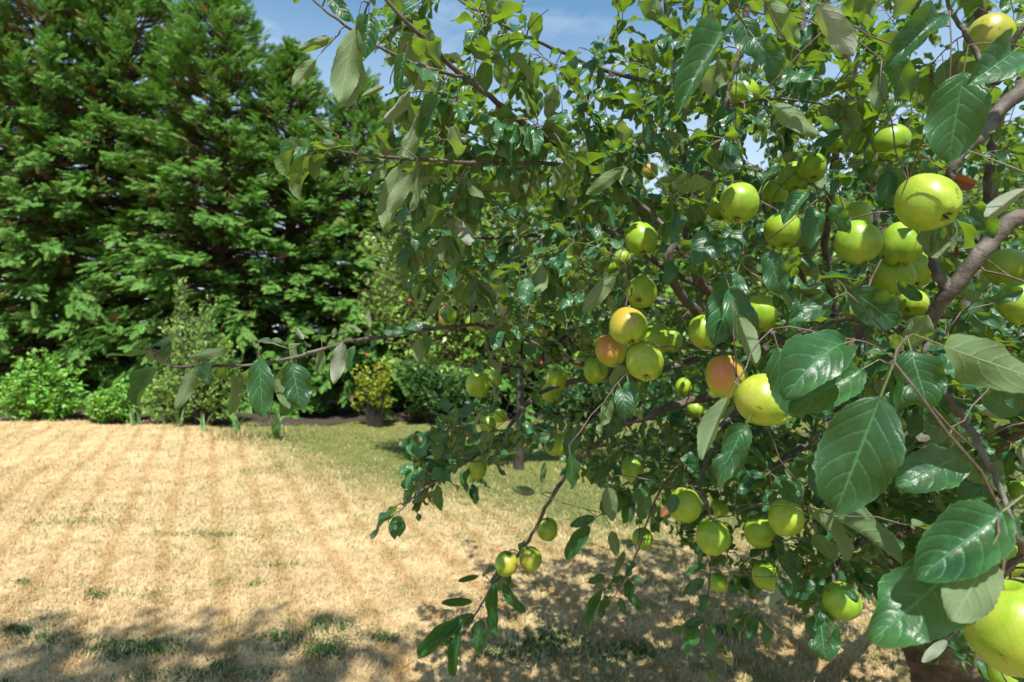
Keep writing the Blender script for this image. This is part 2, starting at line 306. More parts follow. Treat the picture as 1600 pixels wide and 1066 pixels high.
def soil_mat():
    m, nt, nn, ll = mat('lawn_soil'); c, gr, green = lawn_colour(nt, False)
    c = MIX(nt, gr, c, green)
    tex = N(nt, 'ShaderNodeTexCoord'); f = NOISE(nt, 90, 4, tex.outputs['Object'], 0.7)
    c = MIX(nt, RAMP(nt, f, (0.35, 0.55), (0.65, 0.0)), c, (0.19, 0.12, 0.055))
    p = N(nt, 'ShaderNodeBsdfPrincipled'); ll.new(c, p.inputs['Base Color']); p.inputs['Roughness'].default_value = 0.95; p.inputs['Specular IOR Level'].default_value = 0.1
    bp = N(nt, 'ShaderNodeBump', i_Strength=0.7, i_Distance=0.02); ll.new(f, bp.inputs['Height']); ll.new(bp.outputs[0], p.inputs['Normal'])
    out = N(nt, 'ShaderNodeOutputMaterial'); ll.new(p.outputs[0], out.inputs[0]); return m
def blade_mat(name, fixed=None):
    m, nt, nn, ll = mat(name)
    at = N(nt, 'ShaderNodeAttribute', attribute_name='lv'); s = N(nt, 'ShaderNodeSeparateXYZ'); ll.new(at.outputs['Vector'], s.inputs[0]); r = s.outputs[2]
    if fixed: c = MIX(nt, r, *fixed)
    else:
        c, gr, green = lawn_colour(nt, True)
        c = MIX(nt, M(nt, 'GREATER_THAN', gr, M(nt, 'ADD', r, 0.02)), c, green)
        c = MIX(nt, M(nt, 'MULTIPLY', M(nt, 'FRACT', M(nt, 'MULTIPLY', r, 17.3)), 0.24), c, MIX(nt, M(nt, 'FRACT', M(nt, 'MULTIPLY', r, 31.7)), (0.28, 0.16, 0.07), (0.80, 0.70, 0.50)))
    p = N(nt, 'ShaderNodeBsdfPrincipled'); ll.new(c, p.inputs['Base Color']); p.inputs['Roughness'].default_value = 0.6; p.inputs['Specular IOR Level'].default_value = 0.25
    t = N(nt, 'ShaderNodeBsdfTranslucent'); ll.new(c, t.inputs[0]); ms = N(nt, 'ShaderNodeMixShader'); ms.inputs[0].default_value = 0.25
    ll.new(p.outputs[0], ms.inputs[1]); ll.new(t.outputs[0], ms.inputs[2])
    out = N(nt, 'ShaderNodeOutputMaterial'); ll.new(ms.outputs[0], out.inputs[0]); return m
MAT_SOIL = soil_mat(); MAT_BLADE = blade_mat('straw_blade'); MAT_GREENBLADE = blade_mat('green_blade', ((0.03, 0.085, 0.022), (0.09, 0.19, 0.04)))
MAT_BED = bark_material('bed_soil_shaded', (0.018, 0.011, 0.007), (0.065, 0.04, 0.025), (0.05, 0.03, 0.02), 30, 1.0, 0.02, 0.95)  # bed soil, colour darkened to carry the shade under the hedge

# ------------------------------------------------------------------ ground
_oct = [(rng.normal(size=2) * f, rng.uniform(0, 6.28), a) for f, a in ((0.5, 0.02), (0.9, 0.014), (1.7, 0.01), (3.1, 0.006), (5.5, 0.004)) for _ in range(3)]
def ground(x, y):
    s = x * 0.764 + (y - 4.5) * 0.645
    z = -0.24 * smooth(0.0, 2.4, s)
    near = np.exp(-(np.hypot(x, y - 6) / 25) ** 2)
    for k, ph, a in _oct: z = z + near * a * np.sin(k[0] * x + k[1] * y + ph)
    return z
t = np.linspace(-1, 1, 321); ax = np.sign(t) * (9 * np.abs(t) + 1600 * np.abs(t) ** 9)
gx, gy = np.meshgrid(ax, ax + 6, indexing='ij'); gz = ground(gx, gy)
n = len(t); i, j = np.meshgrid(np.arange(n - 1), np.arange(n - 1), indexing='ij'); q = (i * n + j).ravel()
link('lawn', mesh_np('lawn', np.stack([gx, gy, gz], -1).reshape(-1, 3), np.stack([q, q + n, q + n + 1, q + 1], -1), MAT_SOIL), kind='structure',
     label='dry straw coloured lawn with greener bank')

def blades(g, x, y, ln, wd, lean, curl=0.5):
    n = len(x); z = ground(x, y); az = g.uniform(0, 2 * np.pi, n); th = np.clip(g.normal(lean, 0.35, n), 0.05, 1.5)
    d = np.stack([np.cos(az) * np.sin(th), np.sin(az) * np.sin(th), np.cos(th)], -1)
    side = np.stack([-np.sin(az), np.cos(az), 0 * az], -1)
    b = np.stack([x, y, z - 0.003], -1); mid = b + d * (ln * 0.55)[:, None]
    d2 = d.copy(); d2[:, 2] -= curl * g.uniform(0, 1, n); tip = mid + nrm(d2) * (ln * 0.45)[:, None]; tip[:, 2] = np.maximum(tip[:, 2], z + 0.004)
    w = side * (wd * 0.5)[:, None]
    v = np.stack([b - w * 0.7, b + w * 0.7, mid + w, mid - w, tip], 1).reshape(-1, 3)
    o = np.arange(n)[:, None] * 5
    r = g.uniform(0, 1, n); a = np.repeat(np.stack([0 * r, 0 * r, r], -1), 5, 0)
    return v, o + np.array([0, 1, 2, 3]), o + np.array([3, 2, 4]), a
def scatter(g, n, d0, d1, margin=1.12, pw=1.0):
    d = np.sqrt(g.uniform(d0 ** 2, d1 ** 2, n)); x = g.uniform(-1, 1, n) * (0.9 * margin * d + 0.25)
    return x, d
g = np.random.default_rng(5); acc = Acc()
for n_, d0, d1, l0, l1, w0, lean in ((120000, 2.0, 4.2, 0.025, 0.060, 0.0034, 1.0), (70000, 4.2, 7.0, 0.03, 0.065, 0.0058, 1.0), (45000, 7.0, 12.6, 0.035, 0.07, 0.009, 0.85)):
    x, y = scatter(g, n_, d0, d1); k = y < 12.3; x, y = x[k], y[k]
    v, fq, ft, a = blades(g, x, y, g.uniform(l0, l1, len(x)), w0 * g.uniform(0.6, 1.3, len(x)), lean)
    n0 = acc.n; acc.add(v, fq, a); acc.f.append(ft + n0)
link('grass', acc.mesh('grass', MAT_BLADE), kind='stuff', label='short dry mown grass with green tufts showing through', category='grass')
acc = Acc()
for px, py, wpx, hpx, n_ in ((215, 985, 62, 13, 1900), (250, 990, 30, 9, 500), (345, 1025, 16, 10, 150), (440, 985, 26, 9, 360), (515, 970, 34, 9, 500), (505, 1008, 26, 11, 620), (150, 910, 18, 5, 260), (70, 970, 22, 6, 200),
                            (35, 900, 10, 4, 110), (30, 962, 26, 6, 180), (10, 1040, 12, 12, 200), (600, 990, 18, 7, 220), (400, 900, 14, 4, 90), (860, 985, 50, 14, 420), (780, 1010, 46, 12, 360), (1000, 905, 60, 10, 260), (1140, 985, 22, 6, 260), (330, 830, 60, 4, 200), (120, 808, 110, 8, 500), (440, 870, 60, 6, 200), (980, 1010, 60, 14, 420), (960, 800, 70, 8, 300), (215, 985, 110, 24, 500), (490, 990, 120, 30, 700), (60, 960, 90, 30, 500), (300, 1040, 160, 14, 400), (250, 900, 200, 25, 400), (850, 1000, 110, 26, 600), (150, 790, 120, 14, 420)):
    n_ = int(n_ * 1.7); u = g.normal(0, 0.5, (n_, 2)); X = px + u[:, 0] * wpx; Y = py + u[:, 1] * hpx
    d = 1.5 * FPX / (Y - 533); x = (X - 800) / FPX * d
    v, fq, ft, a = blades(g, x, d, g.uniform(0.016, 0.042, n_), g.uniform(0.003, 0.008, n_), 1.1)
    n0 = acc.n; acc.add(v, fq, a); acc.f.append(ft + n0)
link('green_weeds', acc.mesh('green_weeds', MAT_GREENBLADE), kind='stuff', label='low green weeds in the dry lawn', category='weeds')

# planting bed under the hedge
bx = np.linspace(-16, 16, 120); by = np.linspace(0, 1, 14)
X, T = np.meshgrid(bx, by, indexing='ij')
edge0 = np.where(X < -3.9, 10.75 - 0.10 * (X + 10) + 0.12 * np.sin(X * 2.1), 12.6 + 0.1 * np.sin(X * 1.7)); edge0 = np.where((X >= -4.4) & (X < -3.4), 10.2 + (X + 4.4) * 2.4, edge0)
Yb = edge0 + T * (19 - edge0); Zb = ground(X, Yb) + 0.006 + 0.05 * np.minimum(T * 6, 1)
i, j = np.meshgrid(np.arange(119), np.arange(13), indexing='ij'); q = (i * 14 + j).ravel()
link('soil_bed', mesh_np('soil_bed', np.stack([X, Yb, Zb], -1).reshape(-1, 3), np.stack([q, q + 14, q + 15, q + 1], -1), MAT_BED), kind='structure', label='soil bed below the conifer hedge, its shade put into the colour')

# ------------------------------------------------------------------ conifers
def frond_template(g):
    v = []; f = []; a = []
    def kite(p, d, l, w, t0, t1, drop):
        d = nrm(d); s = np.array([-d[1], d[0], 0]); n0 = len(v)
        m = p + d * l * 0.45 + np.array([0, 0, -drop * l * 0.15]); e = p + d * l + np.array([0, 0, -drop * l * 0.5])
        v.extend([p, m + s * w, e, m - s * w]); tm = (t0 + t1) / 2; a.extend([t0, tm, t1, tm]); f.append([n0, n0 + 1, n0 + 2, n0 + 3])
    bend = g.uniform(0.05, 0.4); K = 7
    for k in range(K):
        t = 0.10 + 0.86 * k / (K - 1); p = np.array([0.03 * math.sin(5 * t), t, -bend * t * t * 0.5])
        l = 0.36 * (1 - t) ** 0.7 + 0.10
        for sgn in (-1, 1):
            an = R(g.uniform(32, 52)) * sgn; d = np.array([math.sin(an), math.cos(an), -0.25 * t + g.normal(0, 0.12)])
            kite(p, d, l * g.uniform(0.8, 1.15), 0.050 + 0.02 * l, 0.25 * t, 0.4 + 0.6 * t, 0.6)
            if k < K - 2:
                for fr, da in ((0.45, 33),):
                    an2 = an + R(da) * 1.0; d2 = np.array([math.sin(an2), math.cos(an2), -0.2 + g.normal(0, 0.12)])
                    kite(p + nrm(d) * l * fr, d2, l * 0.48, 0.030, 0.3 * t, 0.45 + 0.55 * t, 0.6)
    kite(np.array([0, 0.0, 0]), np.array([0, 1, -bend * 0.4]), 1.12, 0.02, 0, 1, 0.1)
    return np.array(v), np.array(f), np.array(a)
FR = [frond_template(np.random.default_rng(40 + k)) for k in range(5)]
def place_fronds(acc, g, pos, yd, nh, sc_, dead):
    M3 = frame(yd, nh); kind = g.integers(0, len(FR), len(pos)); rnd = g.uniform(0, 1, len(pos))
    for k, (tv, tf, ta) in enumerate(FR):
        I = np.where(kind == k)[0]
        if not len(I): continue
        v = np.einsum('nij,vj->nvi', M3[I], tv) * sc_[I][:, None, None] + pos[I][:, None]
        f = (np.arange(len(I))[:, None, None] * len(tv) + tf[None]).reshape(-1, 4)
        a = np.stack([np.repeat(dead[I][:, None], len(tv), 1), np.repeat(ta[None], len(I), 0), np.repeat(rnd[I][:, None], len(tv), 1)], -1).reshape(-1, 3)
        acc.add(v.reshape(-1, 3), f, a)
def conifer_meshes(seed, H, Rm, nb, per, skirt):
    g = np.random.default_rng(seed)
    tv, tf, tcap = tube([(0, 0, -0.1), (0.02, 0, H * 0.3), (0.05, 0.03, H * 0.62), (0, 0, H * 0.97)], [0.17, 0.14, 0.085, 0.012], 9, 0.05, g)
    trunk = mesh_np('trunk', tv, [tf, tcap], MAT_CTRUNK)
    pos = []; yd = []; nh = []; scl = []; dead = []; lim = Acc()
    z = skirt + (H - skirt) * (np.arange(nb) + g.uniform(0, 1, nb)) / nb
    for i in range(nb):
        zz = z[i]; az = i * 2.39996 + g.normal(0, 0.35); q = (zz - skirt) / (H - skirt)
        rr = Rm * min(1, 0.78 + 0.9 * q) * max(0.05, (1 - max(0, (q - 0.30) / 0.70) ** 1.5)) * g.choice([g.uniform(0.55, 0.8), g.uniform(0.85, 1.2)], p=[.22, .78]) + 0.12
        el = R(g.uniform(5, 30) + 40 * q * q)
        h = np.array([math.cos(az), math.sin(az), 0]); tt = np.linspace(0, 1, 6)
        pts = np.array([h * (rr * s) + np.array([0, 0, zz + rr * (math.sin(el) * s * 0.9 - (0.40 - 0.35 * q) * s ** 2.2)]) for s in tt])
        pts[1:-1] += g.normal(0, 0.025, (4, 3))
        add_tube(lim, pts, np.linspace(0.020 + 0.008 * rr, 0.004, 6), 4)
        m = max(6, int(per * (0.45 + 0.55 * rr / Rm)))
        for k in range(m):
            s = 1.0 - 0.62 * (k / m) ** 1.0 * g.uniform(0.75, 1.1); s = min(max(s, 0.25), 1.0)
            w = s * 5; i0 = min(int(w), 4); p = pts[i0] + (pts[i0 + 1] - pts[i0]) * (w - i0); td = nrm(pts[i0 + 1] - pts[i0])
            sd = np.cross(td, [0, 0, 1]); sg = (k % 2) * 2 - 1
            spread = g.uniform(0.2, 1.1) if k > 1 else g.uniform(-0.3, 0.3)
            d = td + sd * sg * spread + np.array([0, 0, g.uniform(-0.5, 0.40) + 0.5 * q])
            pos.append(p + g.normal(0, 0.06, 3)); yd.append(d); nh.append(np.array([0, 0, 0.8]) + g.normal(0, 0.35, 3) + g.uniform(0.2, 1.1) * h)
            scl.append(g.uniform(0.17, 0.31) * (0.65 + 0.35 * rr / Rm))
            dead.append(0.9 if (s < 0.6 and g.uniform() < 0.40) or g.uniform() < 0.015 else (0.15 * g.uniform() if s > 0.6 else 0.4 * g.uniform()))
    for k in range(12):                                                      # leader
        pos.append(np.array([0, 0, H * (0.90 + 0.008 * k)])); a_ = k * 2.4; yd.append(np.array([math.cos(a_) * 0.5, math.sin(a_) * 0.5, 1.0])); nh.append(np.array([math.cos(a_), math.sin(a_), 0.1])); scl.append(0.4); dead.append(0.0)
    acc = Acc(); place_fronds(acc, g, np.array(pos), np.array(yd), np.array(nh), np.array(scl), np.array(dead))
    return trunk, lim.mesh('branches', MAT_CTRUNK), acc.mesh('crown', MAT_CON)
CM = [conifer_meshes(500, 10.0, 2.12, 460, 46, 0.25), None, conifer_meshes(502, 7.0, 1.9, 350, 36, 0.2), None]; CM[1] = CM[3] = CM[0]
CMH = (10.0, 10.0, 7.0, 10.0)
CON = [(-70, 13.8, 13.4, 0, 0.3, 1.05, 'tall conifer cut off by the edge of the photo, behind the bright round shrub'),
       (75, 13.4, 12.4, 1, 1.9, 1.0, 'tall dense conifer directly above the bright green round shrub, top out of frame'),
       (205, 13.9, 11.6, 0, 3.7, 1.0, 'tall conifer rising behind the tall pale shrub with pointed shoots'),
       (345, 13.4, 10.1, 3, 0.0, 1.0, 'conifer with the highest spiky leader standing out against the blue sky'),
       (455, 13.9, 8.8, 3, 2.4, .95, 'shorter conifer stepping down from the spiky leader beside the open sky'),
       (565, 14.2, 8.2, 2, 0.9, 1.0, 'conifer above the dark bed and the arching strap leaf plant'),
       (670, 14.6, 7.7, 2, 3.1, 1.0, 'conifer directly behind the small golden yellow shrub'),
       (790, 14.3, 7.1, 2, 4.4, 1.0, 'low conifer hidden behind the pale crab apple tree'),
       (930, 14.5, 6.5, 2, 5.3, 1.0, 'low conifer showing only through gaps behind the apple cluster'),
       (1080, 14.3, 6.2, 2, 0.2, 1.0, 'low conifer seen through gaps behind the reddish upright branch'),
       (1240, 14.5, 6.4, 2, 1.5, 1.0, 'conifer seen through gaps behind the crowded apple tree middle'),
       (1400, 14.3, 6.6, 2, 2.2, 1.0, 'conifer in the gaps straight behind the apple tree trunk'),
       (1570, 14.5, 6.7, 2, 3.9, 1.0, 'conifer at the far end of the row behind the thick forked branch')]
for px, d, H, k, rz, wd, lab in CON:
    x = (px - 800) / FPX * d; root = thing('conifer_tree', lab, 'tree', (x, d, float(ground(np.array(x), np.array(d)))), 'tall conifers in the hedge row')
    root.rotation_euler.z = rz; root.scale = (wd, wd, H / CMH[k])
    link('trunk', CM[k][0], root); link('branches', CM[k][1], root, kind='stuff'); link('crown', CM[k][2], root)

# ------------------------------------------------------------------ leafy shrubs
def small_leaf(w=0.5, droop=0.25):
    v = np.array([[0, 0, 0], [-w * .5, .42, .06], [w * .5, .42, .06], [0, .45, 0.0], [0, 1, -droop], ]); f = np.array([[0, 3, 1], [0, 2, 3], [1, 3, 4], [3, 2, 4]])
    a = np.array([[0, 0], [-1, .4], [1, .4], [0, .45], [0, 1]]); return v, f, a
def place_leaves(acc, g, tmpl, pos, yd, nh, scl, rnd=None):
    pos = np.asarray(pos); M3 = frame(np.asarray(yd), np.asarray(nh)); tv, tf, ta = tmpl; n = len(pos)
    v = np.einsum('nij,vj->nvi', M3, tv) * np.asarray(scl)[:, None, None] + pos[:, None]
    f = (np.arange(n)[:, None, None] * len(tv) + tf[None]).reshape(-1, 3)
    r = g.uniform(0, 1, n) if rnd is None else rnd
    a = np.concatenate([np.repeat(ta[None], n, 0), np.repeat(r[:, None, None], len(tv), 1)], -1).reshape(-1, 3)
    acc.add(v.reshape(-1, 3), f, a)
def shrub(name, label, cat, x, y, lobes, m, ls, nstem, per, seed, w=0.55, upright=0.2, clear=0.0, trunk=None, grp=None):
    """lobes: (dx, dy, z, rx, ry, rz) ellipsoids; stems rise from the base to points inside them, leaves sit on their outer ends"""
    g = np.random.default_rng(seed); z0 = float(ground(np.array(x), np.array(y))); root = thing(name, label, cat, (x, y, z0), grp)
    st = Acc(); pos = []; yd = []; nh = []; scl = []; vol = np.array([l[3] * l[4] * l[5] for l in lobes]); vol = vol ** 0.7 / (vol ** 0.7).sum()
    hubs = []
    if trunk:
        add_tube(st, [(0, 0, -0.05), (0.03, 0, trunk * 0.5), (0, 0.02, trunk)], [0.07, 0.06, 0.05], 7, 0.05)
    for i in range(nstem):
        L = lobes[g.choice(len(lobes), p=vol)]; u = nrm(g.normal(size=3)); rr = g.uniform(0.45, 1.0) ** 0.5 * g.uniform(0.82, 1.1)
        if u[1] > 0.3 and g.uniform() < 0.6: u[1] = -u[1]
        tip = np.array(L[:3]) + u * rr * np.array(L[3:]); tip[2] = max(tip[2], clear + 0.03)
        b = np.array([0, 0, trunk * g.uniform(0.85, 1)]) if trunk else np.array([tip[0] * 0.25 + g.normal(0, 0.03), tip[1] * 0.25 + g.normal(0, 0.03), 0])
        mid = b * 0.45 + tip * 0.55 + np.array([0, 0, 0.12 * (tip[2] - b[2])]) + g.normal(0, 0.03, 3)
        pts = spline([b, mid, tip], 4); add_tube(st, pts, np.linspace(0.012 if trunk else 0.007, 0.0025, len(pts)), 4)
        tdir = nrm(tip - mid); nl = int(per * g.uniform(0.6, 1.4))
        q = g.uniform(0.42, 1.04, nl) ** 0.8; base = mid + (tip - mid) * ((q - 0.42) / 0.6)[:, None]
        side = nrm(g.normal(size=(nl, 3))); pos.append(base + side * 0.012); yd.append(tdir * 0.5 + side + np.array([0, 0, upright]))
        nh.append(np.array([0, -0.15, 1.0]) + g.normal(0, 0.45, (nl, 3))); scl.append(ls * g.uniform(0.55, 1.25, nl))
    link('stems', st.mesh('stems', MAT_STEMS), root, kind='stuff')
    acc = Acc(); place_leaves(acc, g, small_leaf(w), np.concatenate(pos), np.concatenate(yd), np.concatenate(nh), np.concatenate(scl))
    link('foliage' if not trunk else 'crown', acc.mesh('foliage', m), root); return root
def at(px, d): return (px - 800) / FPX * d
shrub('shrub', 'bright green rounded shrub on the lawn edge at the corner of the hedge', 'shrub', at(72, 10.7), 10.7,
      [(0, 0, .55, .78, .55, .55), (-.15, .05, .95, .42, .4, .38), (.35, -.1, .4, .5, .4, .38), (-.5, 0, .4, .4, .4, .38)], MAT_SHRUB, 0.105, 330, 13, 201, clear=0.02)
shrub('shrub', 'low bright green shrub between the round shrub and the tall pale shrub', 'shrub', at(185, 10.6), 10.6,
      [(0, 0, .38, .55, .45, .38), (.25, .1, .55, .35, .35, .3), (-.3, 0, .3, .3, .3, .28)], MAT_SHRUB, 0.085, 210, 12, 202)
shrub('shrub', 'tall pale green shrub with pointed shoots in front of the conifers', 'shrub', at(312, 10.4), 10.4,
      [(0, 0, .7, .85, .6, .7), (-.25, .1, 1.55, .5, .45, .7), (.35, 0, 1.2, .5, .45, .55), (-.42, .1, 2.3, .16, .16, .55), (.1, .1, 1.95, .2, .2, .5), (.55, -.1, .5, .45, .4, .42), (-.6, -.1, .5, .45, .4, .45)], MAT_TALL, 0.085, 560, 13, 203, w=0.42, upright=0.6)
shrub('shrub', 'small golden yellow shrub standing alone in front of the dark bed', 'shrub', at(588, 12.0), 12.0,
      [(.08, 0, .8, .32, .25, .55), (-.28, 0, 1.1, .18, .16, .26), (.18, 0, 1.25, .24, .18, .28), (-.36, 0, .6, .18, .16, .22)], MAT_GOLD, 0.09, 85, 13, 204, upright=0.6)
shrub('shrub', 'dark leafy shrub below the crab apple beside the golden shrub', 'shrub', at(690, 12.4), 12.4,
      [(0, 0, .75, .95, .6, .7), (.7, 0, .6, .7, .5, .55), (-.5, .1, 1.1, .5, .45, .6)], MAT_DARKSH, 0.10, 420, 13, 205)
shrub('shrub', 'dark leafy shrub at the back of the shaded lawn behind hanging apples', 'shrub', at(960, 12.4), 12.4,
      [(0, 0, .8, 1.2, .6, .75), (1.1, 0, .7, .9, .5, .65), (-.9, 0, .6, .7, .5, .55)], MAT_DARKSH, 0.11, 380, 12, 206)
shrub('crab_apple_tree', 'pale green crab apple tree with small red fruit beyond the apple tree', 'tree', at(810, 7.6), 7.6,
      [(-.8, 0, 2.6, 1.1, 1.0, .75), (-1.6, .3, 2.3, .7, .9, .5), (-1.7, 1.0, 2.6, .7, .8, .4), (-1.5, .2, 3.0, .75, .9, .4), (-1.0, .9, 2.9, .7, .8, .4), (.3, 0, 2.5, .9, .8, .7), (-.7, 0, 3.2, .8, .7, .45), (-1.2, -.2, 1.75, .7, .6, .4), (-.2, -.2, 1.8, .8, .6, .4), (1.2, 0, 2.3, .9, .7, .8)], MAT_CRAB, 0.085, 1150, 13, 207, w=0.55, upright=0.0, trunk=1.5)
shrub('crab_apple_tree', 'pale leafy tree standing farther off behind the crowded apple branches', 'tree', at(1130, 8.2), 8.2,
      [(0, 0, 2.7, 1.5, 1.1, .9), (1.4, 0, 2.9, 1.2, .9, .9), (-1.0, 0, 2.5, 1.0, .9, .8), (.5, 0, 3.6, 1.1, .8, .6)], MAT_CRAB, 0.10, 560, 12, 208, w=0.55, upright=0.0, trunk=1.6)
shrub('broadleaf_tree', 'bright leafy tree at the far side behind the large single apple', 'tree', at(1500, 8.6), 8.6,
      [(0, 0, 2.8, 1.5, 1.1, 1.0), (1.2, 0, 3.0, 1.2, .9, .9), (-1.0, 0, 2.6, 1.0, .9, .8), (.3, 0, 3.9, 1.0, .8, .7)], MAT_CRAB, 0.10, 520, 12, 209, w=0.55, upright=0.0, trunk=1.6)

shrub('broadleaf_tree', 'tall leafy tree behind the viewer that shades the near edge of the lawn', 'tree', -0.1, -5.2,
      [(-1.25, 3.75, 7.6, .75, .5, .5), (-.55, 4.0, 7.5, .6, .4, .45), (-1.7, 4.1, 7.7, .6, .35, .4)], MAT_DARKSH, 0.13, 240, 13, 212, trunk=5.5)
# red crab apples
def lathe_fruit(nt_, ns, ribs=0.03):
    v = []; 
    for i in range(nt_ + 1):
        ph = math.pi * i / nt_; r = math.sin(ph) ** 0.92; z = math.cos(ph)
        if z > 0: z = 1.02 * z - 0.40 * math.exp(-(r / 0.24) ** 2); r *= 1.0
        else: z = 0.98 * z + 0.24 * math.exp(-(r / 0.20) ** 2); r *= 1 - 0.12 * (-math.cos(ph)) ** 2
        for j in range(ns):
            th = 2 * math.pi * j / ns; k = 1 + ribs * math.cos(5 * th) * max(0.15, -math.cos(ph)) ** 1.0 + 0.02 * math.cos(2 * th + 1)
            v.append((r * k * math.cos(th), r * k * math.sin(th), z * (1 + 0.6 * ribs * math.cos(5 * th + 0.5) * max(0, -math.cos(ph)))))
    f = [(i * ns + j, (i + 1) * ns + j, (i + 1) * ns + (j + 1) % ns, i * ns + (j + 1) % ns) for i in range(nt_) for j in range(ns)]
    return np.array(v), np.array(f)
cv, cf = lathe_fruit(8, 8)
crab_me = mesh_np('crab_apple', cv, cf, MAT_RED)
for px, py, d, lab in ((574, 555, 7.3, 'red crab apple just below the long outstretched branch'), (640, 470, 6.8, 'red crab apple on the open side of the pale tree above the long branch'),
        (843, 556, 6.8, 'upper red crab apple of two seen between thin branches'), (846, 567, 6.8, 'lower red crab apple of two seen between thin branches')):
    o = link('crab_apple', crab_me, label=lab, category='crab apple', group='red crab apples in the pale tree'); o.location = P(px, py, d); o.scale = (0.020,) * 3

# strap-leaved plants (each leaf its own part)
def strap(g, h, w, lean):
    az = g.uniform(0, 6.28); t = np.linspace(0, 1, 6); dx = lean * t ** 1.8
    c = np.stack([math.cos(az) * dx * h, math.sin(az) * dx * h, h * (t - 0.35 * lean * t ** 2.6)], -1); sd = np.array([-math.sin(az), math.cos(az), 0]); ww = w * (1 - t ** 2.2) * 0.5 + 0.001
    v = np.concatenate([c - sd * ww[:, None], c + sd * ww[:, None]]); i = np.arange(5); f = np.stack([i, i + 1, i + 7, i + 6], -1)
    a = np.stack([np.r_[-np.ones(6), np.ones(6)], np.r_[t, t], np.full(12, g.uniform())], -1); return mesh_np('leaf', v, f, MAT_IRIS, a)
STR = [strap(np.random.default_rng(60 + k), 1.0, 0.11, l) for k, l in enumerate((0.15, 0.3, 0.5, 0.8, 1.0))]
g = np.random.default_rng(8)
for px, d, h, n_, lab in ((430, 9.0, .42, 11, 'arching strap leaf plant alone at the corner of the lawn'), (212, 10.1, .34, 9, 'strap leaf plant below the low bright shrub'), (278, 9.9, .28, 8, 'short strap leaf plant at the foot of the tall pale shrub'),
                          (318, 9.7, .26, 7, 'smallest strap leaf plant in front of the tall pale shrub'), (365, 9.5, .34, 9, 'strap leaf plant between the tall pale shrub and the lawn corner'), (250, 10.1, .2, 6, 'low strap leaf tuft behind the short strap leaf plant')):
    x = at(px, d); r_ = thing('strap_leaf_plant', lab, 'plant', (x, d, float(ground(np.array(x), np.array(d)))), 'strap leaf plants along the bed edge')
    for k in range(n_):
        o = link('leaf', STR[g.integers(0, 5)], r_); o.location = (g.normal(0, .05), g.normal(0, .04), 0); o.rotation_euler = (g.normal(0, .15), g.normal(0, .15), g.uniform(0, 6.28)); o.scale = (h * 1.3,) * 2 + (h * 1.35 * g.uniform(.7, 1.2),)
# dead stalks / leaf litter at the corner of the bed
acc = Acc(); n_ = 900; X = g.normal(385, 40, n_); Y = 680 + g.normal(0, 4.5, n_); d = 1.5 * FPX / (Y - 533); v, fq, ft, a = blades(g, (X - 800) / FPX * d, d, g.uniform(.06, .2, n_), g.uniform(.006, .012, n_), 0.7)
n0 = acc.n; acc.add(v, fq, a); acc.f.append(ft + n0); link('dry_tuft', acc.mesh('dry_tuft', MAT_BLADE), kind='stuff', label='dry uncut grass round the arching strap leaf plant', category='grass')

# ================================================================== THE APPLE TREE
tree_base = P(1520, 1180, 2.05); tree_base[2] = float(ground(np.array(tree_base[0]), np.array(tree_base[1])))
TREE = thing('apple_tree', 'large apple tree full of green apples, leaning dark trunk, filling the near side', 'tree', tree_base)
TB = np.array(tree_base)
def tlink(name, me, **kw):
    o = link(name, me, TREE, **kw); o.location = -TB
    return o
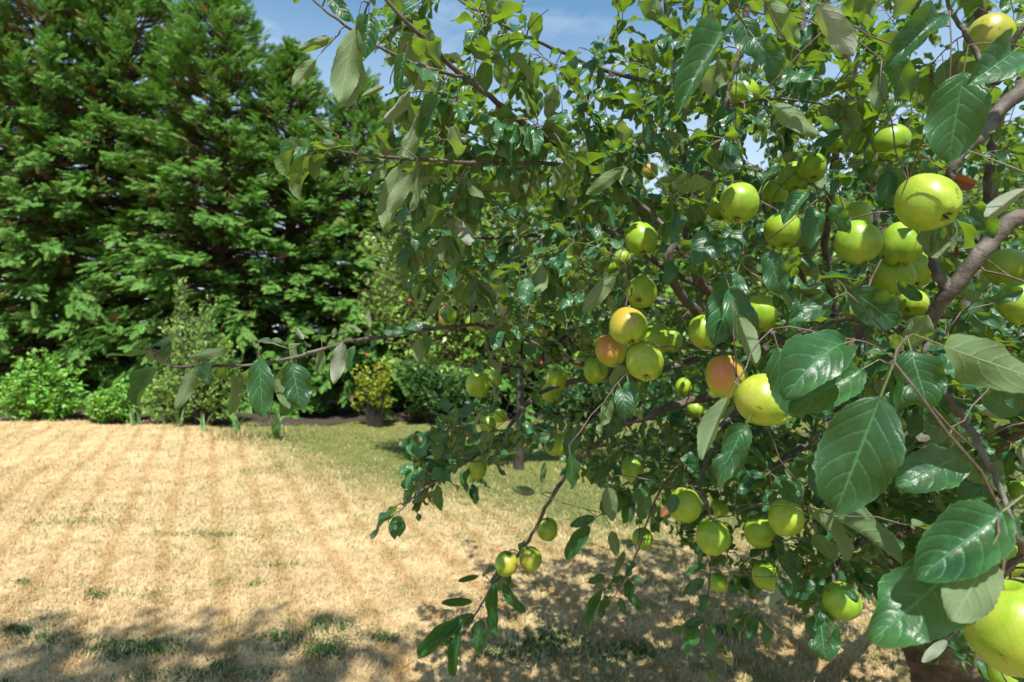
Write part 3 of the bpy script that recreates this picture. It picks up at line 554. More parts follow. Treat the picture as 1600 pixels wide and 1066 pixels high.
# branches: (px, py, depth, radius)
BR = {
 'limb_a': [(1340, 650, 2.0, .060), (1270, 590, 1.85, .040), (1170, 540, 1.55, .022), (1090, 490, 1.32, .0135), (1050, 430, 1.22, .0115), (1052, 370, 1.2, .0108), (1090, 300, 1.18, .0105), (1125, 210, 1.17, .0098), (1140, 130, 1.16, .009), (1162, 50, 1.15, .0085), (1172, -60, 1.12, .008), (1150, -260, 1.1, .006), (1120, -420, 1.1, .003)],
 'limb_right': [(1390, 800, 1.92, .06), (1520, 720, 1.65, .034), (1660, 600, 1.3, .024), (1730, 470, 1.02, .019), (1690, 390, .9, .016), (1600, 338, .86, .0155), (1540, 388, .86, .0145), (1484, 455, .88, .0125), (1440, 522, .92, .0100), (1432, 545, .93, .004)],
 'fork_up': [(1484, 455, .88, .011), (1462, 420, .885, .0085), (1466, 370, .9, .0075), (1475, 300, .9, .005), (1483, 260, .9, .003)],
 'right_top': [(1730, 470, 1.02, .016), (1760, 260, .9, .014), (1690, 70, .82, .013), (1605, 132, .80, .0115), (1545, 198, .79, .0105), (1495, 248, .785, .008), (1482, 290, .79, .0045), (1478, 330, .8, .002)],
 'right_low': [(1440, 522, .92, .007), (1455, 580, .8, .0055), (1476, 615, .75, .006), (1505, 655, .74, .0055), (1532, 700, .72, .005), (1562, 765, .7, .004), (1600, 860, .66, .003)],
 'mid_h': [(1440, 520, .92, .006), (1391, 511, .98, .0052), (1321, 501, 1.02, .0048), (1250, 522, 1.08, .0042), (1180, 560, 1.15, .003), (1130, 600, 1.2, .0016)],
 'hub': [(1432, 545, .93, .004), (1405, 560, .72, .0032), (1393, 572, .64, .0028)],
 'left_long': [(1090, 560, 1.75, .016), (1000, 585, 1.68, .0125), (905, 567, 1.6, .0105), (830, 535, 1.52, .009), (771, 511, 1.42, .0075), (697, 511, 1.2, .0062), (620, 524, 1.06, .0052), (540, 535, .95, .0044), (470, 555, .86, .0038), (420, 567, .82, .0034), (330, 573, .79, .0028), (262, 571, .78, .002), (240, 556, .78, .0012)],
 'hang_low': [(1230, 590, 1.85, .03), (1130, 615, 1.68, .017), (1050, 635, 1.6, .0115), (960, 672, 1.6, .009), (905, 718, 1.6, .0075), (868, 768, 1.6, .0065), (845, 810, 1.6, .0058), (815, 862, 1.6, .005), (772, 912, 1.58, .004), (742, 962, 1.56, .003), (716, 1000, 1.55, .0016)],
 'low_left': [(1000, 585, 1.68, .011), (900, 595, 1.68, .009), (835, 620, 1.6, .0075), (780, 685, 1.48, .006), (735, 718, 1.4, .0052), (690, 745, 1.36, .0042), (652, 772, 1.33, .0028), (625, 798, 1.32, .0014)],
 'top_left': [(1120, 470, 1.55, .014), (1060, 390, 1.5, .0125), (985, 305, 1.4, .011), (890, 240, 1.24, .0092), (800, 180, 1.08, .0078), (730, 122, .98, .0066), (660, 58, .9, .0055), (610, 8, .87, .0045), (560, -60, .86, .0035), (480, -190, .9, .0025), (420, -300, .95, .0012)],
 'top_left_spur': [(730, 122, .98, .0048), (672, 108, .9, .004), (625, 90, .86, .0036), (588, 71, .83, .0032), (531, 34, .8, .0028), (490, 0, .79, .0022), (455, -40, .8, .0012)],
 'left_mid': [(1052, 370, 1.2, .008), (980, 300, 1.2, .007), (890, 262, 1.15, .0062), (780, 255, 1.04, .0054), (690, 252, .95, .0045), (600, 246, .88, .0035), (540, 238, .85, .0025), (500, 226, .84, .0012)],
 'upper_far': [(1200, 330, 1.9, .018), (1120, 190, 1.7, .012), (1050, 140, 1.62, .010), (950, 112, 1.5, .008), (850, 70, 1.4, .006), (770, 30, 1.32, .0045), (700, -12, 1.3, .003), (640, -70, 1.3, .0015)],
 'back_left': [(1180, 480, 1.9, .018), (1050, 425, 1.85, .012), (942, 357, 1.8, .009), (850, 366, 1.75, .0072), (760, 372, 1.65, .005), (690, 365, 1.6, .003), (640, 372, 1.55, .0014)],
 'back_up_one': [(1260, 480, 1.9, .016), (1240, 340, 1.65, .011), (1238, 229, 1.5, .0095), (1238, 157, 1.45, .009), (1248, 90, 1.42, .0085), (1256, -60, 1.4, .007), (1240, -260, 1.4, .004)],
 'back_up_two': [(1310, 520, 2.0, .022), (1290, 400, 1.85, .014), (1300, 280, 1.65, .011), (1315, 180, 1.55, .0095), (1340, 92, 1.5, .009), (1365, -60, 1.45, .007), (1390, -250, 1.4, .004)],
 'back_up_three': [(1120, 500, 1.7, .012), (1075, 400, 1.6, .0095), (1070, 300, 1.55, .0085), (1062, 200, 1.5, .0075), (1052, 110, 1.48, .0065), (1040, 20, 1.45, .005), (1030, -120, 1.42, .003)],
 'right_back': [(1400, 760, 2.0, .06), (1460, 600, 2.2, .045), (1530, 430, 2.3, .034), (1550, 250, 2.2, .026), (1540, 80, 2.0, .02), (1500, -150, 1.8, .013), (1440, -360, 1.7, .007)],
 'crown_top': [(1330, 560, 2.05, .04), (1370, 400, 2.15, .03), (1350, 200, 2.1, .022), (1280, -20, 1.9, .016), (1150, -240, 1.6, .011), (950, -420, 1.35, .007), (760, -560, 1.2, .004), (600, -640, 1.15, .002)],
 'right_twig': [(1690, 70, .82, .007), (1600, 40, .82, .0055), (1560, 130, .86, .005), (1526, 80, .88, .0046), (1492, 30, .9, .004), (1470, -30, .92, .002)],
 'drop_one': [(1160, 640, 1.55, .010), (1120, 670, 1.42, .0075), (1104, 720, 1.36, .006), (1092, 760, 1.34, .0045), (1110, 800, 1.33, .0035), (1112, 870, 1.32, .0028), (1106, 930, 1.32, .0022), (1100, 972, 1.32, .001)],
 'drop_two': [(1120, 670, 1.42, .006), (1050, 740, 1.5, .0045), (1020, 790, 1.55, .0036), (1000, 850, 1.58, .003), (982, 895, 1.58, .0022), (960, 932, 1.57, .0012)],
 'drop_three': [(1300, 660, 1.9, .02), (1250, 700, 1.6, .010), (1215, 730, 1.4, .006), (1205, 790, 1.33, .0045), (1195, 850, 1.32, .0035), (1190, 905, 1.32, .0022), (1180, 950, 1.32, .001)],
 'drop_four': [(1390, 820, 1.85, .02), (1340, 850, 1.5, .009), (1310, 880, 1.2, .005), (1300, 915, 1.1, .0032), (1280, 940, 1.1, .0015)],
 'low_right': [(1440, 930, 1.9, .03), (1520, 900, 1.4, .012), (1580, 880, .95, .007), (1600, 860, .66, .0045), (1570, 820, .5, .003), (1562, 800, .47, .002)],
 'behind_low': [(1390, 790, 2.0, .04), (1200, 700, 2.3, .02), (1050, 680, 2.4, .012), (920, 700, 2.4, .007), (820, 680, 2.35, .003)],
 'behind_mid': [(1340, 640, 2.1, .04), (1200, 520, 2.4, .02), (1040, 470, 2.5, .013), (900, 460, 2.4, .008), (780, 470, 2.2, .004)],
 'behind_right': [(1420, 820, 2.0, .05), (1560, 650, 2.5, .03), (1650, 480, 2.8, .02), (1700, 300, 2.9, .012), (1690, 100, 2.8, .006)],
}
TRUNK = [(1520, 1190, 2.05, .135), (1480, 1040, 2.0, .115), (1435, 930, 1.95, .105), (1398, 830, 1.92, .098), (1362, 740, 1.95, .088), (1338, 650, 2.0, .078), (1322, 570, 2.05, .060), (1330, 500, 2.1, .045)]
def bpts(rows, m=6):
    s = spline(rows, m); p = np.stack([P(a, b, c) for a, b, c, _ in s]); return p, np.maximum(s[:, 3], 0.0008)
SK_P = []; SK_D = []; SK_R = []                                 # skeleton nodes
g = np.random.default_rng(77)
tp, tr_ = bpts(TRUNK, 8); tp[0][2] = TB[2] - 0.08
k = 20; th = np.linspace(0, 2 * np.pi, k, endpoint=False)
tv, tf, tcap = tube(tp, tr_, k)
loc_n = np.array([1 + 0.10 * np.sin(3 * th + 4 * i * 0.12) + 0.07 * np.sin(7 * th - i * 0.35) + 0.04 * g.standard_normal(k) for i in range(len(tp))]).reshape(-1)
ctr = np.repeat(tp, k, 0); tv[:-1] = ctr + (tv[:-1] - ctr) * loc_n[:, None]
tlink('trunk', mesh_np('trunk', tv, [tf, tcap], MAT_TRUNK))
# sawn-off knots on the trunk
for kx, ky, kd, kr in ((1392, 832, 1.80, .036), (1425, 905, 1.83, .028)):
    c = P(kx, ky, kd); dd = nrm(np.array([-0.35, -1, 0.12])); kv, kf, kc = tube([c + dd * -0.05, c, c + dd * .018, c + dd * .02, c + dd * .008], [kr * 1.25, kr * 1.08, kr, kr * .8, kr * .5], 14, 0.05, g)
    tlink('knot', mesh_np('knot', kv, [kf, kc], MAT_TRUNK))
for name, rows in BR.items():
    p, r = bpts(rows); r = r * 0.86 * (0.8 if name in ('top_left', 'left_mid', 'left_long', 'top_left_spur', 'upper_far') else 1)
    wob = g.normal(0, 1, p.shape) * np.minimum(r, 0.006)[:, None] * 0.35; wob[0] = 0; p = p + wob
    v, f, c = tube(p, r * (1 + 0.06 * g.standard_normal(len(r))), 8 if r.max() > .008 else 6, 0.03, g)
    tlink('branch', mesh_np('branch', v, [f, c], MAT_BARK if r[0] < .03 else MAT_BARK))
    tan = nrm(np.gradient(p, axis=0)); SK_P += list(p[2:]); SK_D += list(tan[2:]); SK_R += list(r[2:])
N_MAIN = len(SK_P)

# ---- leaf shapes: petiole from the origin along +Y, then the blade
def leaf_template(cols, rows, droop, fold, wave, seed, width=0.62, twist=0.0, pet=0.28, bite=0, kp=3):
    g = np.random.default_rng(seed); vs = np.linspace(0, 1, rows)
    us = np.linspace(-1, 1, cols)
    prof = (vs ** 0.62) * (1 - vs) ** 0.72; prof = prof / prof.max() * width * 0.5; prof[0] = 0.012; prof[-1] = 0.004
    L = lambda s: np.array([0, s, 0])
    # centre line: integrates an angle that grows along petiole + blade
    S = np.linspace(0, 1, 41); ang = droop * (0.25 * S + 0.75 * S ** 2.0); tot = 1 + pet
    cy = np.concatenate([[0], np.cumsum(np.cos(ang[:-1]) * tot / 40)]); cz = np.concatenate([[0], np.cumsum(-np.sin(ang[:-1]) * tot / 40)])
    def C(s): return np.interp(s, S, cy), np.interp(s, S, cz), np.interp(s, S, ang)
    ph = g.uniform(0, 6.28, 4); V = []; A = []
    for v in vs:
        s = (pet + v) / tot; y, z, an = C(s); w = np.interp(v, vs, prof)
        nrmv = np.array([0, math.sin(an), math.cos(an)]); tw = twist * v
        for u in us:
            e = 1.0
            if abs(u) > 0.9:
                e = 1 + (0.022 * (1 if int(round(v * (rows - 1))) % 2 else -1) + 0.03 * math.sin(v * 17 + ph[0] * (1 if u > 0 else 2))) * (rows > 15)
                if bite and (u > 0) == (bite > 0): e -= 0.38 * math.exp(-((v - 0.55) / 0.10) ** 2)
            x = u * w * e; hz = 1.0 * fold * math.sqrt(x * x + 0.0004) + wave * (math.sin(v * 11 + ph[1] + (2 if u > 0 else 0)) * u * u) * 0.075 + 0.015 * math.sin(7 * v + ph[2]) * u
            p = np.array([x * math.cos(tw), y, z]) + nrmv * (hz + x * math.sin(tw)); V.append(p); A.append((u, max(v, 0.0)))
    F = [];
    for i in range(rows - 1):
        for j in range(cols - 1):
            a = i * cols + j; F += [(a, a + 1, a + cols + 1), (a, a + cols + 1, a + cols)]
    n0 = len(V); m = 3; ss = np.linspace(0, pet / tot, m)
    for q, s in enumerate(ss):
        y, z, an = C(s)
        for j in range(kp):
            t = 2 * math.pi * j / kp; V.append(np.array([0.013 * math.cos(t), y, z + 0.013 * math.sin(t) - 0.004])); A.append((0, -1))
    for q in range(m - 1):
        for j in range(kp):
            a = n0 + q * kp + j; b = n0 + q * kp + (j + 1) % kp; F += [(a, a + kp, b + kp), (a, b + kp, b)]
    F = np.array(F); V = np.array(V); F = F[:, ::-1] if np.cross(V[F[0][1]] - V[F[0][0]], V[F[0][2]] - V[F[0][0]])[2] < 0 else F
    yb, zb, _ = C(pet / tot); yt, zt, _ = C(1.0)
    return V, F, np.array(A), np.array([0, yb, zb]), np.array([0, yt, zt])
HI = [leaf_template(7, 23, d, f, w, 300 + i, wd, tw, bite=b) for i, (d, f, w, wd, tw, b) in enumerate((
    (0.25, 0.18, 0.6, .66, .1, 0), (0.7, 0.35, 1.0, .60, -.25, 0), (1.1, 0.25, 1.2, .56, .3, 0), (0.5, 0.75, 0.6, .62, .0, 0),
    (1.5, 0.5, 0.8, .55, .5, 0), (0.4, 0.1, 1.6, .70, -.4, 1), (0.9, 0.9, 0.8, .58, .2, -1), (-0.5, 0.4, 1.0, .60, .6, 0), (0.3, 0.3, 1.8, .62, -.7, 0), (1.9, 0.3, 0.7, .52, -.4, 0)))]
MID = [leaf_template(5, 9, d, f, w, 330 + i, wd, tw, kp=3) for i, (d, f, w, wd, tw) in enumerate((
    (0.3, 0.2, 0.8, .54, .1), (0.8, 0.35, 1.0, .49, -.3), (1.2, 0.3, 1.2, .47, .35), (0.5, 0.6, 0.6, .50, .0), (1.6, 0.4, .8, .45, .5), (0.1, .3, 1.3, .54, -.3), (0.6, .15, 1.6, .50, .2)))]
LO = [leaf_template(3, 6, d, f, w, 350 + i, wd, tw, kp=3) for i, (d, f, w, wd, tw) in enumerate((
    (0.3, 0.25, 0.6, .64, .1), (0.8, 0.4, 1.0, .60, -.3), (1.3, 0.3, 1.2, .56, .35), (0.6, 0.8, 0.6, .60, .0), (1.7, 0.4, .8, .54, .5), (-0.4, .4, 1., .6, -.5)))]

LEAVES = []                                                    # (pos, ydir, nhint, scale)
TWIG = Acc()
class Grow:
    P_ = np.array(SK_P + [np.zeros(3)] * 30000); D_ = np.array(SK_D + [np.zeros(3)] * 30000); R_ = np.array(SK_R + [0.0] * 30000); n = len(SK_P)
def leaves_on(p, td, k, g, size=0.078, down=0.3):
    perp = nrm(np.cross(td, nrm(g.normal(size=3)))); d = nrm(0.5 * td + perp * g.uniform(0.6, 1.1) + np.array([0, 0, -down * g.uniform(0.2, 1.4)]))
    LEAVES.append((p, d, np.array([0, 0, 1.0]) + g.normal(0, 0.33, 3) + 0.3 * SUN_DIR, size * g.uniform(0.62, 1.22)))
def grow(tip, g, leafy=True, r_end=0.0011, rmax=0.0035, maxd=None, nl=None, size=0.078, fr=0.0):
    d = Grow.P_[:Grow.n] - tip; dist = np.sqrt((d * d).sum(1)); cost = dist * (1 + 0.10 * (Grow.R_[:Grow.n] > 0.012)) + fr * np.maximum(0, -d[:, 1])
    i = int(np.argmin(cost)); b = Grow.P_[i]; L = dist[i]
    if L < 0.012 or (maxd and L > maxd): return False
    td = Grow.D_[i]; u = nrm(tip - b); c1 = b + (0.35 * td + 0.65 * u) * L * 0.38; c2 = tip - (u * 0.85 + np.array([0, 0, -0.25])) * L * 0.3
    m = max(4, int(L / 0.035)); t = np.linspace(0, 1, m + 1)[:, None]
    pts = (1 - t) ** 3 * b + 3 * (1 - t) ** 2 * t * c1 + 3 * (1 - t) * t * t * c2 + t ** 3 * tip; pts[1:-1] += g.normal(0, 0.0025, (m - 1, 3)) * min(1, L * 6)
    r0 = min(rmax, 0.0012 + 0.006 * L, max(Grow.R_[i] * 0.8, r_end)); rad = np.linspace(r0, r_end, m + 1)
    add_tube(TWIG, pts, rad, 5 if L > 0.12 else 4)
    tn = nrm(np.gradient(pts, axis=0)); n0 = Grow.n; Grow.P_[n0:n0 + m] = pts[1:]; Grow.D_[n0:n0 + m] = tn[1:]; Grow.R_[n0:n0 + m] = rad[1:]; Grow.n += m
    if leafy:
        s = g.uniform(0.0, 0.03)
        while s < L:
            q = s / L
            if q > 0.15:
                w = q * m; k = min(int(w), m - 1); leaves_on(pts[k] + (pts[k + 1] - pts[k]) * (w - k), tn[k], s, g, size)
            s += g.uniform(0.013, 0.033)
        for _ in range(nl or g.integers(4, 7)): leaves_on(tip, tn[-1], 0, g, size)
    return True

# ---- apples: px, py, diameter in px, real diameter, axis of stem end, blush, greenness, blush heading, label
AP = [
 (1450, 317, 88, .072, (-.1, .75, .65), .12, .2, 0, 'large yellow-green apple alone near the thick forked branch, calyx facing out'),
 (1545, 62, 68, .070, (.1, .2, 1), .35, .4, 0, 'apple with a pale pink cheek near the upper corner above the huge dark leaf'),
 (1392, 222, 52, .066, (0, .3, 1), .0, .6, 0, 'green apple high up between the upright branches, above the large single apple'),
 (1372, 238, 38, .062, (.2, .5, 1), .0, .7, 0, 'small green apple tucked behind the high green apple'),
 (1341, 380, 66, .070, (-.2, .3, 1), .0, .45, 0, 'broad green apple on the outer end of the four apple bunch'),
 (1409, 382, 62, .070, (.2, .1, 1), .0, .45, 0, 'round green apple topmost in the four apple bunch, below the large single apple'),
 (1395, 432, 60, .070, (-.1, -.2, 1), .0, .5, 0, 'green apple lowest in the four apple bunch, resting on a dark leaf'),
 (1431, 421, 56, .070, (.3, .4, 1), .0, .35, 0, 'green apple at the back of the four apple bunch'),
 (1427, 474, 42, .062, (.6, .2, .5), .0, .15, 0, 'yellowish apple peeping out under the four apple bunch beside the fork'),
 (1336, 342, 48, .066, (0, .3, 1), .1, .4, 0, 'green apple half hidden just above the broad green apple'),
 (1222, 360, 56, .068, (-.1, .3, 1), .0, .35, 0, 'green apple half covered by a folded dark leaf, beside the upright branches'),
 (1308, 222, 36, .062, (0, .3, 1), .0, .55, 0, 'green apple half hidden by leaves beside a thin upright branch'),
 (1268, 262, 46, .064, (0, .4, 1), .0, .6, 0, 'dull green apple hanging under a pale leaf high in the tree'),
 (1240, 276, 44, .064, (.1, .4, 1), .0, .6, 0, 'dull green apple touching the one under the pale leaf'),
 (1210, 302, 40, .064, (.1, .2, 1), .0, .3, 0, 'yellow-green apple below the two dull green touching apples'),
 (1154, 318, 62, .069, (.2, .3, 1), .05, .5, 0, 'broad shaded green apple beside the reddish upright branch'),
 (1124, 326, 34, .062, (0, .3, 1), .0, .25, 0, 'small yellow apple squeezed behind the broad shaded apple'),
 (1162, 146, 46, .066, (.3, .2, 1), .0, .2, 0, 'yellow apple high beside the reddish upright branch, partly behind it'),
 (1002, 374, 50, .068, (0, .5, 1), .0, .45, 0, 'shaded green apple above the blushed cluster and under a brown-edged leaf'),
 (900, 384, 30, .062, (0, .3, 1), .0, .4, 0, 'small green apple deep behind thin branches above the middle'),
 (1016, 268, 24, .050, (0, .3, 1), .6, .4, 0, 'tiny pinkish apple among leaves beside the thin grey upright twig'),
 (1002, 457, 51, .070, (.35, .75, .55), .05, .3, 0, 'green apple above the blushed cluster, dark calyx facing out'),
 (982, 511, 60, .072, (-.05, .55, .85), .55, .2, 200, 'topmost apple of the tight blushed cluster, russet streaks on top'),
 (955, 547, 52, .071, (-.35, .2, .9), .85, .25, 180, 'reddest apple of the tight blushed cluster, at its outer side'),
 (1007, 565, 60, .072, (0, .6, .8), .15, .25, 0, 'lowest apple of the tight blushed cluster, calyx at its bottom'),
 (1024, 528, 46, .069, (.4, .4, .8), .0, .5, 0, 'green apple behind the tight blushed cluster'),
 (1050, 533, 34, .062, (.3, .3, .9), .0, .4, 0, 'small green apple just behind and beside the tight blushed cluster'),
 (869, 593, 34, .064, (0, -.45, .9), .0, .25, 0, 'small yellow-green apple with stem pit visible, upper one of a pair'),
 (861, 614, 30, .062, (-.3, .4, .8), .0, .2, 0, 'small bitten yellow apple, lower one of a pair'),
 (931, 579, 39, .066, (-.2, -.1, 1), .0, .5, 0, 'green apple hanging below and outside the tight blushed cluster'),
 (905, 563, 28, .060, (0, .3, 1), .0, .6, 0, 'dull green apple in shade on the long thin branch'),
 (1135, 588, 62, .071, (-.2, .1, 1), 1.0, .2, 215, 'apple with the strongest red cheek, touching a large yellow-green apple'),
 (1194, 626, 82, .074, (-.65, .65, .45), .2, .2, 180, 'large yellow-green apple with dark open calyx, beside the red cheeked apple'),
 (1100, 519, 50, .070, (-.1, .3, 1), .0, .25, 0, 'yellow-green apple partly covered by a big dark leaf above the red cheeked apple'),
 (1186, 490, 54, .070, (.1, .3, 1), .0, .35, 0, 'green apple behind the curled olive leaf above the large calyx apple'),
 (868, 694, 36, .064, (-.2, .3, 1), .0, .3, 0, 'yellow-green apple half behind the dark oval leaf on the lower branch'),
 (886, 688, 34, .064, (.1, .3, 1), .0, .1, 0, 'yellow apple directly behind the dark oval leaf on the lower branch'),
 (988, 733, 36, .064, (0, .2, 1), .0, .5, 0, 'shaded green apple under the lower branch above the hanging twigs'),
 (954, 416, 24, .056, (0, .3, 1), .0, .5, 0, 'tiny green apple behind the pale drooping leaf'),
 (972, 404, 26, .056, (0, .3, 1), .0, .4, 0, 'tiny apple beside the tiny green one behind the pale drooping leaf'),
 (1086, 640, 27, .060, (0, .3, 1), .0, .45, 0, 'small apple in deep shade below the red cheeked apple'),
 (1068, 605, 26, .058, (.3, .3, .8), .0, .15, 0, 'small yellow apple glimpsed between the cluster and the red cheeked apple'),
 (745, 731, 33, .064, (0, .2, 1), .0, .4, 0, 'apple hanging alone near the outer end of the low branch over the lawn'),
 (855, 828, 33, .062, (.1, .05, 1), .05, .55, 0, 'upper single apple on the long hanging branch over the lawn'),
 (791, 882, 38, .066, (.2, .1, 1), .35, .45, 60, 'bronzed apple, outer one of the pair on the long hanging branch'),
 (829, 874, 36, .064, (-.3, .1, 1), .3, .5, 120, 'bronzed apple, inner one of the pair on the long hanging branch'),
 (1070, 790, 50, .068, (.2, .2, 1), .1, .4, 0, 'apple with a dark leaf lying over one side, above the sunlit round one'),
 (1114, 840, 52, .070, (0, .1, 1), .0, .55, 0, 'round bright green apple hanging over the lawn with dappled sun on it'),
 (1004, 842, 32, .060, (-.2, .2, 1), .0, .6, 0, 'small green apple with a twig across it over the lawn'),
 (1122, 911, 30, .054, (0, .1, 1), .0, .55, 0, 'smallest apple, hanging under the round bright green one'),
 (1187, 832, 46, .068, (-.2, .2, 1), .0, .4, 0, 'green apple tucked against the biggest of the three over the lawn'),
 (1228, 809, 54, .071, (.2, .2, 1), .0, .3, 0, 'biggest of the three close apples over the lawn, brightly lit'),
 (1197, 900, 45, .066, (-.1, .2, 1), .0, .5, 0, 'apple hanging lowest under the three close ones, brown twig on top'),
 (1124, 795, 28, .060, (0, .3, 1), .0, .4, 0, 'shaded apple behind the twigs above the round bright green one'),
 (1315, 941, 57, .070, (.1, .1, 1), .0, .6, 0, 'apple with a dark curled leaf on top, low beside the trunk'),
 (1584, 984, 136, .076, (-.1, .25, 1), .1, .25, 0, 'very large near apple in the bottom corner under the grey leaf'),
 (1580, 1056, 62, .070, (.1, .3, 1), .0, .3, 0, 'apple just below the very large near one at the frame edge'),
 (1571, 873, 52, .070, (0, .3, 1), .0, .2, 0, 'yellow apple behind the big veined leaf above the very large near apple'),
 (746, 601, 39, .067, (0, .1, 1), .05, .2, 0, 'yellow apple bright against the shaded shrubs, larger of a pair'),
 (773, 593, 24, .058, (.2, .2, 1), .0, .5, 0, 'small green apple behind the yellow one against the shrubs'),
 (699, 494, 29, .062, (0, .3, 1), .75, .3, 250, 'small red topped apple sitting on the long outstretched branch'),
 (740, 504, 27, .060, (.1, .3, 1), .0, .15, 0, 'yellow-green apple next to the small red topped one'),
 (762, 664, 27, .060, (0, .3, 1), .0, .45, 0, 'green apple in the leaves midway on the low branch'),
 (781, 650, 22, .058, (0, .3, 1), .0, .3, 0, 'smaller apple just above the green one on the low branch'),
 (1572, 419, 56, .070, (-.1, .3, 1), .1, .3, 0, 'yellow-green apple behind the thick fork near the frame edge'),
 (1594, 474, 62, .070, (0, .3, 1), .0, .45, 0, 'green apple cut by the frame edge below the fork'),
 (1338, 487, 37, .064, (0, .3, 1), .0, .1, 0, 'yellow apple behind the curled blade below the broad green apple'),
 (1594, 768, 34, .062, (0, .3, 1), .0, .5, 0, 'small green apple at the frame edge above the big veined leaf'),
]
apple_mes = []
for q_ in range(4):
    av, af = lathe_fruit(22, 30, (0.03, 0.045, 0.022, 0.05)[q_]); gq = np.random.default_rng(900 + q_); th_ = np.arctan2(av[:, 1], av[:, 0])
    k_ = 1 + 0.045 * np.sin(th_ + gq.uniform(0, 6)) * (0.5 + 0.5 * av[:, 2]) + 0.02 * np.sin(2 * th_ + 3 * av[:, 2] + gq.uniform(0, 6)); av = av * np.stack([k_, k_, 1 + 0.05 * np.sin(th_ + gq.uniform(0, 6))], -1)
    apple_mes.append(mesh_np('apple', av, af, MAT_APPLE))
cal = Acc()
for j in range(5):
    a_ = j * 2 * math.pi / 5 + .2; d = np.array([math.cos(a_), math.sin(a_), 0]); s_ = np.array([-d[1], d[0], 0]); z_ = -0.73
    cal.add(np.array([d * .03 + [0, 0, z_], d * .14 + s_ * .06 + [0, 0, z_ - .10], d * .14 - s_ * .06 + [0, 0, z_ - .10], d * .17 + [0, 0, z_ - .22]]), np.array([[0, 1, 2], [1, 3, 2]]))
ct = np.linspace(0, 2 * np.pi, 9)[:-1]; cal.add(np.vstack([np.stack([.075 * np.cos(ct), .075 * np.sin(ct), 0 * ct - .765], -1), [[0, 0, -.72]]]), np.array([[i, (i + 1) % 8, 8] for i in range(8)]))
cal_me = cal.mesh('calyx', MAT_CALYX)
sv, sf, scp = tube([(0, 0, .50), (.02, 0, .75), (.06, .02, .98), (.13, .05, 1.22)], [.04, .035, .032, .045], 6); stem_me = mesh_np('stem', sv, [sf, scp], MAT_STEM)
AP_C = []; stem_ends = []
g = np.random.default_rng(21)
for px, py, D, real, axd, bl, gr, hd, lab in AP:
    d = real * FPX / D; c = P(px, py, d); rad = real / 2; a = nrm(np.array(axd, float))
    bd = np.array([-.55, -.45, .7]) if hd == 0 or hd > 100 else np.array([.6, -.5, .6])
    zx = nrm(bd - a * (a @ bd)); rotm = Matrix(np.stack([zx, np.cross(a, zx), a], 1).tolist()) @ Matrix.Rotation(R(g.uniform(-20, 20)), 3, 'Z')
    o = link('apple', apple_mes[g.integers(0, 4)], label=lab, category='apple', group='apples hanging on the apple tree')
    sq = (rad * g.uniform(.95, 1.02), rad * g.uniform(.95, 1.02), rad * g.uniform(1.0, 1.14))
    o.matrix_world = Matrix.Translation(Vector(c)) @ rotm.to_4x4() @ Matrix.Diagonal((*sq, 1)); o.color = (bl, gr, 0, 1)
    for nm, me in (('calyx', cal_me), ('stem', stem_me)): link(nm, me, o)
    stem_ends.append(c + np.array(rotm @ Vector((.13 * rad, .05 * rad, 1.2 * rad)))); AP_C.append((px, py, D / 2, d))
for e in stem_ends: grow(e, g, leafy=False, r_end=0.0013, rmax=0.003, fr=1.2)

